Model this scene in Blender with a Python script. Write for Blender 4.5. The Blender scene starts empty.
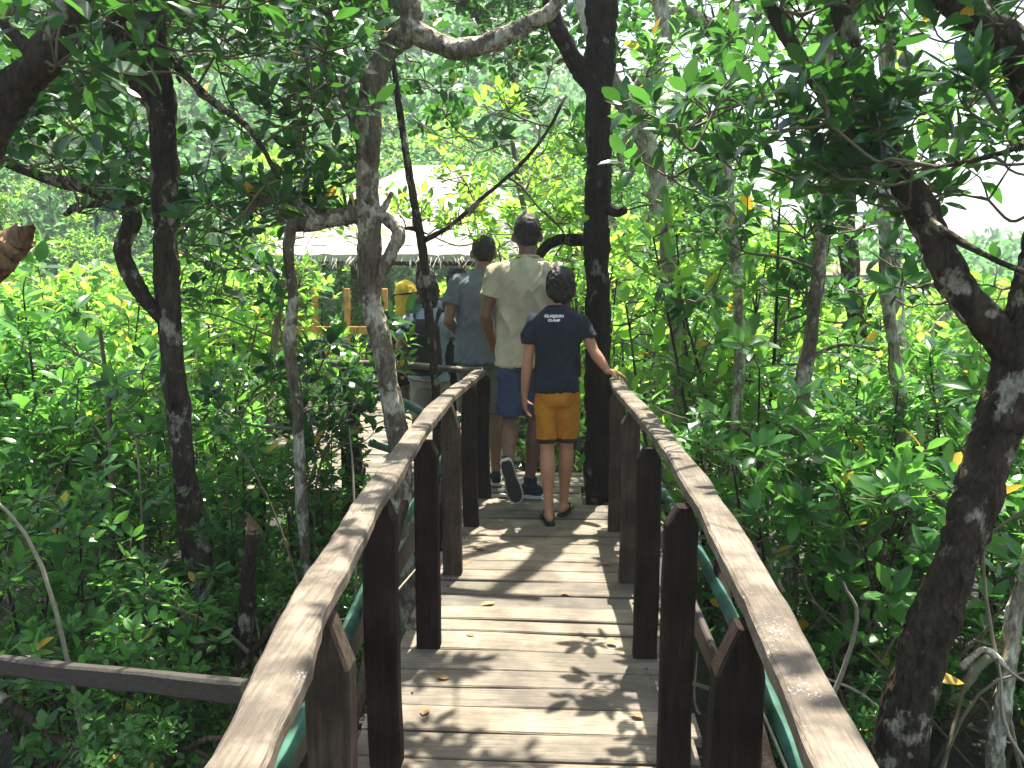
import bpy, math, random
import numpy as np
from mathutils import Vector, Matrix, Euler, noise
from mathutils.bvhtree import BVHTree
rng = np.random.default_rng(11)
R = math.radians
sc = bpy.context.scene
col = sc.collection

# ------------------------------------------------------------ camera
F = 825.0
CAM = np.array([0.0, 0.0, 1.40])
cam_d = bpy.data.cameras.new('camera'); cam_d.lens = F / 1024 * 36; cam_d.sensor_width = 36
cam_d.clip_start = 0.05; cam_d.clip_end = 2000
cam = bpy.data.objects.new('camera', cam_d); col.objects.link(cam)
cam.location = CAM; cam.rotation_euler = (R(90 - 7.53), 0, R(3.33))
sc.camera = cam
_M = np.array(Euler((R(90 - 7.53), 0, R(3.33))).to_matrix())
def P(px, py, d):
    """real place of something seen at a pixel, d metres along the bridge"""
    v = _M @ np.array([(px - 512) / F, -(py - 384) / F, -1.0])
    return CAM + v * (d / v[1])

# ------------------------------------------------------------ object helpers
def link(o, parent=None):
    col.objects.link(o)
    if parent is not None: o.parent = parent
    return o
def tag(o, label=None, cat=None, group=None, kind=None):
    if label: o['label'] = label
    if cat: o['category'] = cat
    if group: o['group'] = group
    if kind: o['kind'] = kind
    return o
def empty(name, loc=(0, 0, 0), rz=0.0, parent=None):
    o = bpy.data.objects.new(name, None); o.location = [float(a) for a in loc]; o.rotation_euler = (0, 0, rz)
    o.empty_display_size = .1
    return link(o, parent)

class Acc:
    """collects geometry and links it as one mesh"""
    def __init__(s): s.V = []; s.n = 0; s.L = []; s.T = []; s.Mi = []; s.Sm = []
    def add(s, v, faces, mat=0, smooth=True):
        v = np.asarray(v, float).reshape(-1, 3)
        for f in (faces if isinstance(faces, list) and len(faces) and isinstance(faces[0], np.ndarray) and faces[0].ndim == 2 else [faces]):
            if isinstance(f, np.ndarray) and f.ndim == 2:
                s.L.append((f + s.n).ravel()); s.T.append(np.full(len(f), f.shape[1])); k = len(f)
            else:
                k = len(f)
                for q in f: s.L.append(np.array(q) + s.n); s.T.append(np.array([len(q)]))
            s.Mi.append(np.full(k, mat)); s.Sm.append(np.full(k, smooth))
        s.V.append(v); s.n += len(v)
    def mesh(s, name, mats, origin=(0, 0, 0)):
        V = np.concatenate(s.V) - np.array(origin, float); L = np.concatenate(s.L).astype(np.int32); T = np.concatenate(s.T).astype(np.int32)
        me = bpy.data.meshes.new(name)
        me.vertices.add(len(V)); me.vertices.foreach_set('co', V.ravel().astype(np.float32))
        me.loops.add(len(L)); me.loops.foreach_set('vertex_index', L)
        me.polygons.add(len(T)); st = np.zeros(len(T), np.int32); st[1:] = np.cumsum(T)[:-1]
        me.polygons.foreach_set('loop_start', st); me.polygons.foreach_set('loop_total', T)
        me.polygons.foreach_set('material_index', np.concatenate(s.Mi).astype(np.int32))
        for m in mats: me.materials.append(m)
        me.update(calc_edges=True)
        me.polygons.foreach_set('use_smooth', np.concatenate(s.Sm).astype(bool))
        return me
    def build(s, name, mats, parent=None, origin=(0, 0, 0)):
        if not isinstance(mats, (list, tuple)): mats = [mats]
        o = bpy.data.objects.new(name, s.mesh(name, mats, origin))
        if parent is None: o.location = [float(a) for a in origin]
        return link(o, parent)

def unit(v): v = np.asarray(v, float); return v / (np.linalg.norm(v, axis=-1, keepdims=True) + 1e-9)

def catmull(pts, k=6):
    """pts (n, m) -> smooth resample"""
    p = np.asarray(pts, float)
    if len(p) == 2:
        t = np.linspace(0, 1, k + 1)[:, None]; return p[0] * (1 - t) + p[1] * t
    q = np.vstack([2 * p[0] - p[1], p, 2 * p[-1] - p[-2]]); out = []
    t = np.linspace(0, 1, k, endpoint=False)[:, None]
    for i in range(1, len(q) - 2):
        a, b, c, d = q[i - 1], q[i], q[i + 1], q[i + 2]
        out.append(.5 * ((2 * b) + (-a + c) * t + (2 * a - 5 * b + 4 * c - d) * t ** 2 + (-a + 3 * b - 3 * c + d) * t ** 3))
    out.append(p[-1:]); return np.vstack(out)

def frames(pts):
    T = np.gradient(pts, axis=0); T = unit(T)
    u = np.cross(T[0], [0, 0, 1.0] if abs(T[0][2]) < .9 else [1.0, 0, 0]); u = unit(u)
    U = np.zeros_like(pts)
    for i in range(len(pts)):
        u = u - T[i] * (u @ T[i]); u = u / (np.linalg.norm(u) + 1e-9); U[i] = u
    return T, U, np.cross(T, U)

def tube(acc, pts, rad, n=8, mat=0, lump=0.0, caps=True, smooth=True):
    pts = np.asarray(pts, float); rad = np.broadcast_to(np.asarray(rad, float), (len(pts),))
    T, U, W = frames(pts); a = np.linspace(0, 2 * np.pi, n, endpoint=False)
    rr = rad[:, None] * np.ones((1, n))
    if lump:
        ph = rng.uniform(0, 6.28, 6); s = np.cumsum(np.r_[0, np.linalg.norm(np.diff(pts, axis=0), axis=1)])[:, None] / (rad.mean() * 6 + 1e-6)
        f = (np.sin(2 * a[None] + 1.3 * s + ph[0]) * .5 + np.sin(3 * a[None] - 2.1 * s + ph[1]) * .4 + np.sin(a[None] + 3.7 * s + ph[2]) * .5 + np.sin(5 * a[None] + 5.1 * s + ph[3]) * .25)
        g_ = rng.normal(0, 1, rr.shape); g_ = (g_ + np.roll(g_, 1, 1) + np.roll(g_, -1, 0) + np.roll(g_, 1, 0)) / 2.4; rr = rr * (1 + lump * f + lump * .6 * g_)
    v = pts[:, None] + rr[..., None] * (np.cos(a)[None, :, None] * U[:, None] + np.sin(a)[None, :, None] * W[:, None])
    k = len(pts); i = np.arange(k - 1)[:, None] * n; j = np.arange(n)[None]; j2 = (j + 1) % n
    q = np.stack([i + j, i + j2, i + n + j2, i + n + j], -1).reshape(-1, 4)
    acc.add(v, [q] if not caps else [q, np.arange(n)[::-1][None], (np.arange(n) + (k - 1) * n)[None]], mat, smooth)

def box(acc, c, h, mat=0, rot=None, bev=.004, jit=0.0):
    """bevelled box: centre c, half sizes h"""
    h = np.array(h, float); b = min(bev, h.min() * .45)
    xy = np.array([(-1, -1), (1, -1), (1, 1), (-1, 1)], float); ring = []
    def oct_(hx, hy, z, ins):
        hx -= ins; hy -= ins; e = b
        return [(-hx + e, -hy, z), (hx - e, -hy, z), (hx, -hy + e, z), (hx, hy - e, z), (hx - e, hy, z), (-hx + e, hy, z), (-hx, hy - e, z), (-hx, -hy + e, z)]
    v = np.array(oct_(h[0], h[1], -h[2], b) + oct_(h[0], h[1], -h[2] + b, 0) + oct_(h[0], h[1], h[2] - b, 0) + oct_(h[0], h[1], h[2], b))
    if jit: v = v + rng.normal(0, jit, v.shape) * np.array([1, 1, 1])
    if rot is not None: v = v @ np.array(rot).T
    f = [list(range(7, -1, -1)), list(range(24, 32))]
    for r in range(3):
        for j in range(8): f.append([r * 8 + j, r * 8 + (j + 1) % 8, r * 8 + 8 + (j + 1) % 8, r * 8 + 8 + j])
    acc.add(v + np.array(c, float), f, mat, False)

def sweep(acc, pts, w, t, mat=0, up=(0, 0, 1), wob=0.004, k=8, bev=.006):
    """board with a bevelled rectangular section along a path; uneven edges"""
    p = catmull(pts, k) if len(pts) > 2 else catmull(pts, 14)
    T = unit(np.gradient(p, axis=0)); S = unit(np.cross(T, np.array(up, float))); N = np.cross(S, T)
    n = len(p); w = np.broadcast_to(w, (n,)) if np.ndim(w) == 0 else np.interp(np.linspace(0, 1, n), np.linspace(0, 1, len(w)), w)
    def sm(a): x = rng.normal(0, 1, n + 6); x = np.convolve(x, np.ones(4) / 2, 'same')[3:-3]; return x * a
    l, r_, tt, bb = w / 2 + sm(wob), w / 2 + sm(wob), t / 2 + sm(wob * .3), t / 2 + sm(wob * .6)
    b = bev
    prof = [(-l + b, tt), (r_ - b, tt), (r_, tt - b), (r_, -bb + b), (r_ - b, -bb), (-l + b, -bb), (-l, -bb + b), (-l, tt - b)]
    v = np.stack([p + S * np.broadcast_to(a, (n,))[:, None] + N * np.broadcast_to(c, (n,))[:, None] for a, c in prof], 1)
    i = np.arange(n - 1)[:, None] * 8; j = np.arange(8)[None]; j2 = (j + 1) % 8
    q = np.stack([i + j, i + j2, i + 8 + j2, i + 8 + j], -1).reshape(-1, 4)
    acc.add(v, [q, np.arange(8)[::-1][None], (np.arange(8) + (n - 1) * 8)[None]], mat, False)

# ------------------------------------------------------------ materials
def mat(name):
    m = bpy.data.materials.new(name); m.use_nodes = True; nt = m.node_tree; nt.nodes.clear()
    return m, nt, nt.nodes.new, nt.links.new
def ramp(nt, stops, interp='LINEAR'):
    r = nt.nodes.new('ShaderNodeValToRGB'); e = r.color_ramp.elements; r.color_ramp.interpolation = interp
    while len(e) < len(stops): e.new(.5)
    for x, (p, c) in zip(e, stops): x.position = p; x.color = (*c, 1) if len(c) == 3 else c
    return r
def noise_n(nt, scale, detail=4, mp=None, rough=.55, coord='Object'):
    tc = nt.nodes.new('ShaderNodeTexCoord'); n = nt.nodes.new('ShaderNodeTexNoise')
    n.inputs['Scale'].default_value = scale; n.inputs['Detail'].default_value = detail; n.inputs['Roughness'].default_value = rough
    if mp:
        m = nt.nodes.new('ShaderNodeMapping'); m.inputs['Scale'].default_value = mp
        nt.links.new(tc.outputs[coord], m.inputs['Vector']); nt.links.new(m.outputs[0], n.inputs['Vector'])
    else: nt.links.new(tc.outputs[coord], n.inputs['Vector'])
    return n
def mix(nt, fac, a, b, typ='MIX'):
    m = nt.nodes.new('ShaderNodeMix'); m.data_type = 'RGBA'; m.blend_type = typ
    for s, v in ((m.inputs['Factor'], fac), (m.inputs[6], a), (m.inputs[7], b)):
        if hasattr(v, 'outputs'): nt.links.new(v.outputs[0] if v.type != 'MIX' else v.outputs[2], s)
        elif hasattr(v, 'is_linked'): nt.links.new(v, s)
        else: s.default_value = v if not isinstance(v, tuple) else ((*v, 1) if len(v) == 3 else v)
    return m
def finish(nt, colour, rough=.7, bump=None, bs=.3, dist=.01, spec=.3):
    p = nt.nodes.new('ShaderNodeBsdfPrincipled'); o = nt.nodes.new('ShaderNodeOutputMaterial')
    if isinstance(colour, tuple): p.inputs['Base Color'].default_value = (*colour, 1)
    else: nt.links.new(colour.outputs[2] if colour.type == 'MIX' else colour.outputs[0], p.inputs['Base Color'])
    if isinstance(rough, (int, float)): p.inputs['Roughness'].default_value = rough
    else: nt.links.new(rough.outputs[0], p.inputs['Roughness'])
    p.inputs['Specular IOR Level'].default_value = spec
    if bump is not None:
        b = nt.nodes.new('ShaderNodeBump'); b.inputs['Strength'].default_value = bs; b.inputs['Distance'].default_value = dist
        nt.links.new(bump.outputs[0], b.inputs['Height']); nt.links.new(b.outputs[0], p.inputs['Normal'])
    nt.links.new(p.outputs[0], o.inputs[0]); return p

def leaf_mat(name, dark, midc, light, yellow=.985, trans=.42, tcol=(.22, .42, .04), rough=.29):
    m, nt, N, Lk = mat(name)
    g = N('ShaderNodeNewGeometry')
    r = ramp(nt, [(0, dark), (.45, midc), (.9, light), (yellow, light), (min(yellow + .004, 1), (.62, .36, .03))])
    Lk(g.outputs['Random Per Island'], r.inputs[0])
    n = noise_n(nt, 3.0, 2)
    r2 = ramp(nt, [(.35, (.7, .7, .7)), (.65, (1.2, 1.2, 1.1))]); Lk(n.outputs[0], r2.inputs[0])
    c = mix(nt, 1.0, r, r2, 'MULTIPLY')
    under = mix(nt, 1.0, c, (1.5, 1.45, 1.7), 'MULTIPLY')
    cc = mix(nt, g.outputs['Backfacing'], c, under)
    p = N('ShaderNodeBsdfPrincipled'); Lk(cc.outputs[2], p.inputs['Base Color']); p.inputs['Roughness'].default_value = rough
    p.inputs['Specular IOR Level'].default_value = .45
    t = N('ShaderNodeBsdfTranslucent')
    tr = ramp(nt, [(0, tuple(.6 * a for a in tcol)), (.6, tcol), (yellow, tuple(min(1, 1.4 * a) for a in tcol)), (min(yellow + .004, 1), (.8, .5, .04))])
    Lk(g.outputs['Random Per Island'], tr.inputs[0]); Lk(tr.outputs[0], t.inputs['Color'])
    ms = N('ShaderNodeMixShader'); ms.inputs[0].default_value = trans
    Lk(p.outputs[0], ms.inputs[1]); Lk(t.outputs[0], ms.inputs[2])
    o = N('ShaderNodeOutputMaterial'); Lk(ms.outputs[0], o.inputs[0]); return m

def bark_mat(name, a, b, lichen=.56, lc=(.42, .42, .36), sc_=14):
    m, nt, N, Lk = mat(name)
    n = noise_n(nt, sc_, 6, (1, 1, .35)); r = ramp(nt, [(.3, a), (.7, b)]); Lk(n.outputs[0], r.inputs[0])
    l = noise_n(nt, 9, 5, (1, 1, .7), .65); lr = ramp(nt, [(lichen, (0, 0, 0)), (lichen + .07, (1, 1, 1))]); Lk(l.outputs[0], lr.inputs[0])
    c = mix(nt, lr, r, lc)
    v = nt.nodes.new('ShaderNodeTexVoronoi'); v.inputs['Scale'].default_value = 45
    tc = nt.nodes.new('ShaderNodeTexCoord'); mp = nt.nodes.new('ShaderNodeMapping'); mp.inputs['Scale'].default_value = (1, 1, .3)
    Lk(tc.outputs['Object'], mp.inputs['Vector']); Lk(mp.outputs[0], v.inputs['Vector'])
    bm = mix(nt, .5, n, v.outputs['Distance']); bb = nt.nodes.new('ShaderNodeRGBToBW'); Lk(bm.outputs[2], bb.inputs[0])
    fn = noise_n(nt, 70, 6, (1, 1, .4), .7); fr = ramp(nt, [(.32, (.45, .42, .38)), (.6, (1.15, 1.12, 1.05))]); Lk(fn.outputs[0], fr.inputs[0]); c = mix(nt, 1.0, c, fr, 'MULTIPLY')
    finish(nt, c, .9, bb, 1.0, .035, .07); return m

def wood_mat(name, a, b, mp, grime=(.05, .045, .035), gr=.5, rough=.62, spec=.35, isl=True, blotch=3.0, fleck=False):
    m, nt, N, Lk = mat(name)
    n = noise_n(nt, 6, 6, mp, .65); r = ramp(nt, [(.28, a), (.72, b)]); Lk(n.outputs[0], r.inputs[0])
    n2 = noise_n(nt, blotch, 5, None, .6); r2 = ramp(nt, [(.42, (1, 1, 1)), (.66, (0, 0, 0))]); Lk(n2.outputs[0], r2.inputs[0])
    mm = N('ShaderNodeMath'); mm.operation = 'MULTIPLY'; mm.inputs[1].default_value = gr; Lk(r2.outputs[0], mm.inputs[0])
    c = mix(nt, mm, r, grime)
    if isl:
        g = N('ShaderNodeNewGeometry'); r3 = ramp(nt, [(0, (.62, .62, .62)), (.5, (1, .97, .93)), (1, (1.25, 1.2, 1.1))]); Lk(g.outputs['Random Per Island'], r3.inputs[0])
        c = mix(nt, 1.0, c, r3, 'MULTIPLY')
    if fleck:
        fl = noise_n(nt, 190, 2); f2 = noise_n(nt, 6, 3); m1 = N('ShaderNodeMath'); m1.operation = 'MULTIPLY'; Lk(fl.outputs[0], m1.inputs[0]); Lk(f2.outputs[0], m1.inputs[1]); fr = ramp(nt, [(.375, (0, 0, 0)), (.43, (.5, .5, .5))]); Lk(m1.outputs[0], fr.inputs[0]); c = mix(nt, fr, c, (.45, .43, .38))
    finish(nt, c, rough, n, .7, .008, spec); return m

def plain(name, c, rough=.7, spec=.3, var=.12, scale=20, bs=.0):
    m, nt, N, Lk = mat(name)
    n = noise_n(nt, scale, 4); lo = tuple(max(0, x * (1 - var * 2)) for x in c); hi = tuple(min(1, x * (1 + var * 2)) for x in c)
    r = ramp(nt, [(.3, lo), (.7, hi)]); Lk(n.outputs[0], r.inputs[0])
    finish(nt, r, rough, n if bs else None, bs, .004, spec); return m

def cloth(name, c, var=.1, rough=.9):
    m, nt, N, Lk = mat(name)
    n = noise_n(nt, 7, 4); r = ramp(nt, [(.3, tuple(x * (1 - var) for x in c)), (.7, tuple(min(1, x * (1 + var)) for x in c))]); Lk(n.outputs[0], r.inputs[0])
    w = noise_n(nt, 260, 2); finish(nt, r, rough, w, .25, .002, .15); return m

M = dict(
    leaf=leaf_mat('leaf_mid', (.018, .075, .018), (.04, .14, .028), (.085, .22, .045), tcol=(.20, .52, .07), rough=.26),
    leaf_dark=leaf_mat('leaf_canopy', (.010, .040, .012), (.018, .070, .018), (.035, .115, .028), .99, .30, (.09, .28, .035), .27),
    leaf_sunlit=leaf_mat('leaf_sunlit', (.03, .11, .018), (.07, .20, .025), (.15, .32, .04), .982, .55, (.34, .66, .07)),  # sunlit look put into the colour: lighter, more translucent copy of leaf
    leaf_far=leaf_mat('leaf_far', (.025, .085, .03), (.05, .14, .045), (.10, .22, .07), 1.0, .38, (.18, .42, .13), .5),
    bark=bark_mat('bark_dark', (.020, .016, .012), (.075, .06, .045), .55, (.27, .26, .21)),
    bark_grey=bark_mat('bark_grey', (.045, .035, .026), (.15, .125, .095), .56, (.36, .34, .28)),
    bark_black=bark_mat('bark_blackish', (.008, .0065, .005), (.028, .023, .018), .60, (.17, .17, .14)),
    bark_mid=bark_mat('bark_mid', (.07, .057, .042), (.24, .205, .16), .5, (.46, .43, .36)),
    bark_pale=bark_mat('bark_pale', (.16, .14, .105), (.42, .38, .30), .48, (.60, .58, .50)),
    twig=plain('twig', (.13, .11, .07), .8, .2),
    twig_pale=plain('twig_pale', (.32, .28, .2), .8, .2),
    stub=bark_mat('broken_wood', (.10, .06, .035), (.30, .20, .12), .7),
    plank=wood_mat('deck_plank', (.115, .095, .068), (.35, .298, .22), (.8, 24, 24), (.065, .055, .042), .7, blotch=4.5),
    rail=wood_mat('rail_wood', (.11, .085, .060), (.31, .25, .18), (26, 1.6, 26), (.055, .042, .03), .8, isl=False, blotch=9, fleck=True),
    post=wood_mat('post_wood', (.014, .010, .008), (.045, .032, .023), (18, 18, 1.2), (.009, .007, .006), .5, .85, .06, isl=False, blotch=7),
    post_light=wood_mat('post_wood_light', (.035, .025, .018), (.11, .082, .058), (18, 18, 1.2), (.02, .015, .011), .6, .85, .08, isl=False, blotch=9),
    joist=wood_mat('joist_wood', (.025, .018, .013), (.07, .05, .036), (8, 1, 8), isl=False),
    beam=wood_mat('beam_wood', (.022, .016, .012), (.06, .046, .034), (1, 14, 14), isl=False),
    pipe=plain('green_pipe', (.022, .07, .045), .6, .25, .42, 9),
    pipe_pale=plain('pale_pipe', (.09, .17, .135), .5, .4, .2, 12),
    thatch=None, hutwood=plain('varnished_yellow_wood', (.50, .23, .045), .5, .4, .2, 12),
    bamboo=plain('dark_hut_wood', (.16, .10, .06), .7, .3, .3, 8),
)
# thatch: straw streaks
m, nt, N, Lk = mat('thatch')
n = noise_n(nt, 5, 6, (9, 9, 1.2), .7); r = ramp(nt, [(.3, (.45, .40, .31)), (.7, (.80, .76, .66))]); Lk(n.outputs[0], r.inputs[0]); finish(nt, r, .9, n, 1, .05, .1)
M['thatch'] = m
# mud ground
m, nt, N, Lk = mat('mud')
n = noise_n(nt, 1.3, 6); r = ramp(nt, [(.3, (.014, .011, .008)), (.7, (.05, .04, .028))]); Lk(n.outputs[0], r.inputs[0])
n2 = noise_n(nt, 18, 6); finish(nt, mix(nt, .35, r, n2.outputs[1], 'MULTIPLY'), .55, n2, .9, .05, .4); M['mud'] = m
m, nt, N, Lk = mat('lagoon_water')
n = noise_n(nt, 2.5, 4); p = finish(nt, (.10, .14, .13), .09, n, .12, .05, .5); M['water'] = m
m, nt, N, Lk = mat('hill_soil')
n = noise_n(nt, .25, 6); r = ramp(nt, [(.35, (.02, .055, .012)), (.7, (.07, .14, .03))]); Lk(n.outputs[0], r.inputs[0]); finish(nt, r, .9, n, 1, 1.0, .1); M['hill'] = m

# ------------------------------------------------------------ leaves
class Leaves:
    def __init__(s): s.b = []; s.d = []; s.n = []; s.l = []; s.w = []
    def rosette(s, p, axis, k, L, wr=.42):
        axis = unit(axis); u = unit(np.cross(axis, [0.3, .2, 1.0] if abs(axis[2]) < .9 else [1.0, 0, 0.2])); v = np.cross(axis, u)
        i = np.arange(k); ph = i * 2.4 + rng.uniform(0, 6.28) + rng.normal(0, .25, k)
        t = np.clip(R(28) + R(58) * i / max(k - 1, 1) + rng.normal(0, R(11), k), R(10), R(115))
        d = np.cos(t)[:, None] * axis + np.sin(t)[:, None] * (np.cos(ph)[:, None] * u + np.sin(ph)[:, None] * v)
        n = unit(axis - d * (d @ axis)[:, None] + rng.normal(0, .22, (k, 3))); n = unit(n - d * (n * d).sum(1)[:, None])
        ll = L * rng.uniform(.5, 1.15, k)
        s.b.append(p + d * .012 - axis * (i * .006)[:, None]); s.d.append(d); s.n.append(n); s.l.append(ll); s.w.append(ll * wr * rng.uniform(.85, 1.15, k))
    def scatter(s, p, d, L, wr=.42):
        k = len(p); n = unit(np.array([0, 0, 1.0]) + rng.normal(0, .5, (k, 3))); n = unit(n - d * (n * d).sum(1)[:, None])
        ll = L * rng.uniform(.6, 1.15, k); s.b.append(p); s.d.append(d); s.n.append(n); s.l.append(ll); s.w.append(ll * wr)
    def emit(s, acc, mat=1, lod=0):
        if not s.b: return
        b, d, n = map(np.concatenate, (s.b, s.d, s.n)); l = np.concatenate(s.l); w = np.concatenate(s.w); sd = np.cross(d, n)
        if lod == 0:
            tpl = [(0, 0), (.07, 0), (.32, 0), (.6, 0), (.85, 0), (1, 0), (.32, -.43), (.6, -.5), (.85, -.29), (.32, .43), (.6, .5), (.85, .29)]
            tri = np.array([(1, 2, 6), (1, 9, 2), (4, 5, 8), (4, 11, 5)]); qu = np.array([(2, 3, 7, 6), (3, 4, 8, 7), (2, 9, 10, 3), (3, 10, 11, 4)])
            # stalk made of a sliver
            fs = [tri, qu]
        else:
            tpl = [(0, 0), (.5, 0), (1, 0), (.3, -.42), (.7, -.44), (.3, .42), (.7, .44)]
            fs = [np.array([(0, 1, 2, 4, 3), (0, 5, 6, 2, 1)])]
        tp = np.array(tpl); curve = rng.uniform(-.05, .42, len(b)); fold = rng.uniform(.05, .34, len(b))
        U = tp[None, :, 0] * l[:, None]; S = tp[None, :, 1] * w[:, None]; Z = -curve[:, None] * l[:, None] * (tp[None, :, 0] ** 2) + fold[:, None] * np.abs(S)
        v = b[:, None] + d[:, None] * U[..., None] + sd[:, None] * S[..., None] + n[:, None] * Z[..., None]
        k = len(tp); off = (np.arange(len(b)) * k)[:, None, None]
        acc.add(v, [(f[None] + off).reshape(-1, f.shape[1]) for f in fs], mat, True)

def bez(a, b, bend=.15, k=6):
    a, b = np.array(a, float), np.array(b, float); L = np.linalg.norm(b - a)
    m1 = a + (b - a) * .35 + rng.normal(0, bend * .6, 3) * L; m2 = a + (b - a) * .7 + rng.normal(0, bend * .6, 3) * L + np.array([0, 0, -.05 * L])
    return catmull([a, m1, m2, b], max(2, k // 3 + 1))

def cluster(acc, lv, C, Rr, nt_, L, tmat=0, nl=(6, 10), up=.35, src=None):
    """a leafy spray: twigs fanning from C, each ending in a rosette"""
    for i in range(nt_):
        d = rng.normal(0, 1, 3); d[2] = abs(d[2]) * .8 + up - .25
        if src is not None: d += unit(C - src) * .7
        d = unit(d); e = C + d * Rr * rng.uniform(.45, 1.1)
        p = bez(C, e, .12, 4); tube(acc, p, np.linspace(.0045, .0028, len(p)), 4, tmat, caps=False)
        ax = unit(d * .6 + np.array([0, 0, .75]) + rng.normal(0, .2, 3))
        lv.rosette(e, ax, int(rng.integers(*nl)), L)
        if rng.random() < .4: lv.rosette(p[len(p) // 2], unit(d + rng.normal(0, .5, 3)), 3, L * .85)
HAZE = 0.002; EXPO = 2.0
# ============================================================ GROUND, WATER, HILL, SKY
GZ = -1.0
def sheet(name, x0, x1, y0, y1, nx, ny, zf, mt):
    X, Y = np.meshgrid(np.linspace(x0, x1, nx), np.linspace(y0, y1, ny)); Z = zf(X, Y)
    v = np.stack([X, Y, Z], -1).reshape(-1, 3); i = np.arange(ny - 1)[:, None] * nx; j = np.arange(nx - 1)[None]
    q = np.stack([i + j, i + j + 1, i + nx + j + 1, i + nx + j], -1).reshape(-1, 4)
    a = Acc(); a.add(v, [q]); o = a.build(name, mt); tag(o, kind='structure'); return o
def gz(X, Y):
    near = np.exp(-((X ** 2 + (Y - 8) ** 2) / 900))
    return GZ + .07 * near * (np.sin(X * 1.7 + .6 * np.sin(Y * 1.1)) * np.cos(Y * 1.3) + .5 * np.sin(X * 4.1 + Y * 2.7)) - .25 * (np.clip((Y - 11.5) / 1.5, 0, 1) * np.clip((X - 1) / 1.5, 0, 1)) 
g = np.r_[-300, -120, np.linspace(-40, 40, 260), 120, 300]
X, Y = np.meshgrid(g, g + 10); v = np.stack([X, Y, gz(X, Y)], -1).reshape(-1, 3); nx = len(g)
i = np.arange(nx - 1)[:, None] * nx; j = np.arange(nx - 1)[None]
a = Acc(); a.add(v, [np.stack([i + j, i + j + 1, i + nx + j + 1, i + nx + j], -1).reshape(-1, 4)]); tag(a.build('ground', M['mud']), kind='structure')
sheet('water', 1.6, 280, 12.4, 280, 2, 2, lambda X, Y: X * 0 + GZ - .06, M['water'])

def hill_z(X, Y):
    side = 1 / (1 + np.exp((X / Y - .02 + .02 * np.sin(Y * .09)) / .07))          # falls away to the right
    rise = np.clip((Y - 26) / 62, 0, 1) ** .85 * 40
    return GZ - .5 + rise * (.06 + .94 * side) + 1.2 * np.sin(X * .21) * np.cos(Y * .17) * np.clip((Y - 26) / 20, 0, 1)
sheet('hill', -110, 90, 26, 120, 80, 60, hill_z, M['hill'])
# the forest that covers the hill
a = Acc(); lv = Leaves(); nC = 2300
hx = []; 
while len(hx) < nC:
    y = rng.uniform(27, 100); x = rng.uniform(-.85 * y, .75 * y)
    if rng.random() < (30 / y) ** 1.0 + .1: hx.append((x, y))
for x, y in hx:
    z = float(hill_z(np.array(x), np.array(y))); r = rng.uniform(1.0, 2.0); k = 42
    d = unit(rng.normal(0, 1, (k, 3)) + np.array([0, -.35, .3])); p = np.array([x, y, z + r * .8]) + d * r * rng.uniform(.6, 1.05, (k, 1)) * np.array([1, 1, 1.1])
    dd = unit(d + rng.normal(0, .6, (k, 3))); lv.scatter(p, dd, .62 * (y / 60) ** .5, .6)
lv.emit(a, 0, 1)
tag(a.build('hill_forest', M['leaf_far']), kind='stuff', label='pale green forest covering the far hillside', cat='forest')

# ============================================================ TREES
def node(n):
    if n[0] == 'w': return np.array([n[1], n[2], n[3], n[4]], float)
    p = P(n[0], n[1], n[2]); return np.r_[p, n[3] / F * n[2]]
def grow(acc, lv, skel, targets, Rr, L, tmat, nt_=(4, 7), nl=(6, 10)):
    T = list(targets)
    if not T: return
    T.sort(key=lambda t: min(np.linalg.norm(np.array(skel)[:, :3] - t, axis=1)))
    for t in T:
        S = np.array(skel); dd = np.linalg.norm(S[:, :3] - t, axis=1) + .35 * np.abs(S[:, 2] - t[2] + .1) + .25 * (S[:, 3] < .006)
        s = S[dd.argmin()]; Ln = np.linalg.norm(t - s[:3]); r0 = min(s[3] * .75, .005 + .011 * Ln)
        p = bez(s[:3], t, .13, 9); rr = np.linspace(max(r0, .005), .0048, len(p)); tube(acc, p, rr, 5, tmat, caps=False)
        for q, r_ in list(zip(p, rr))[2:]: skel.append(np.r_[q, r_])
        cluster(acc, lv, t, Rr * rng.uniform(.8, 1.2), int(rng.integers(*nt_)), L, tmat, nl, src=s[:3])
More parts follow.
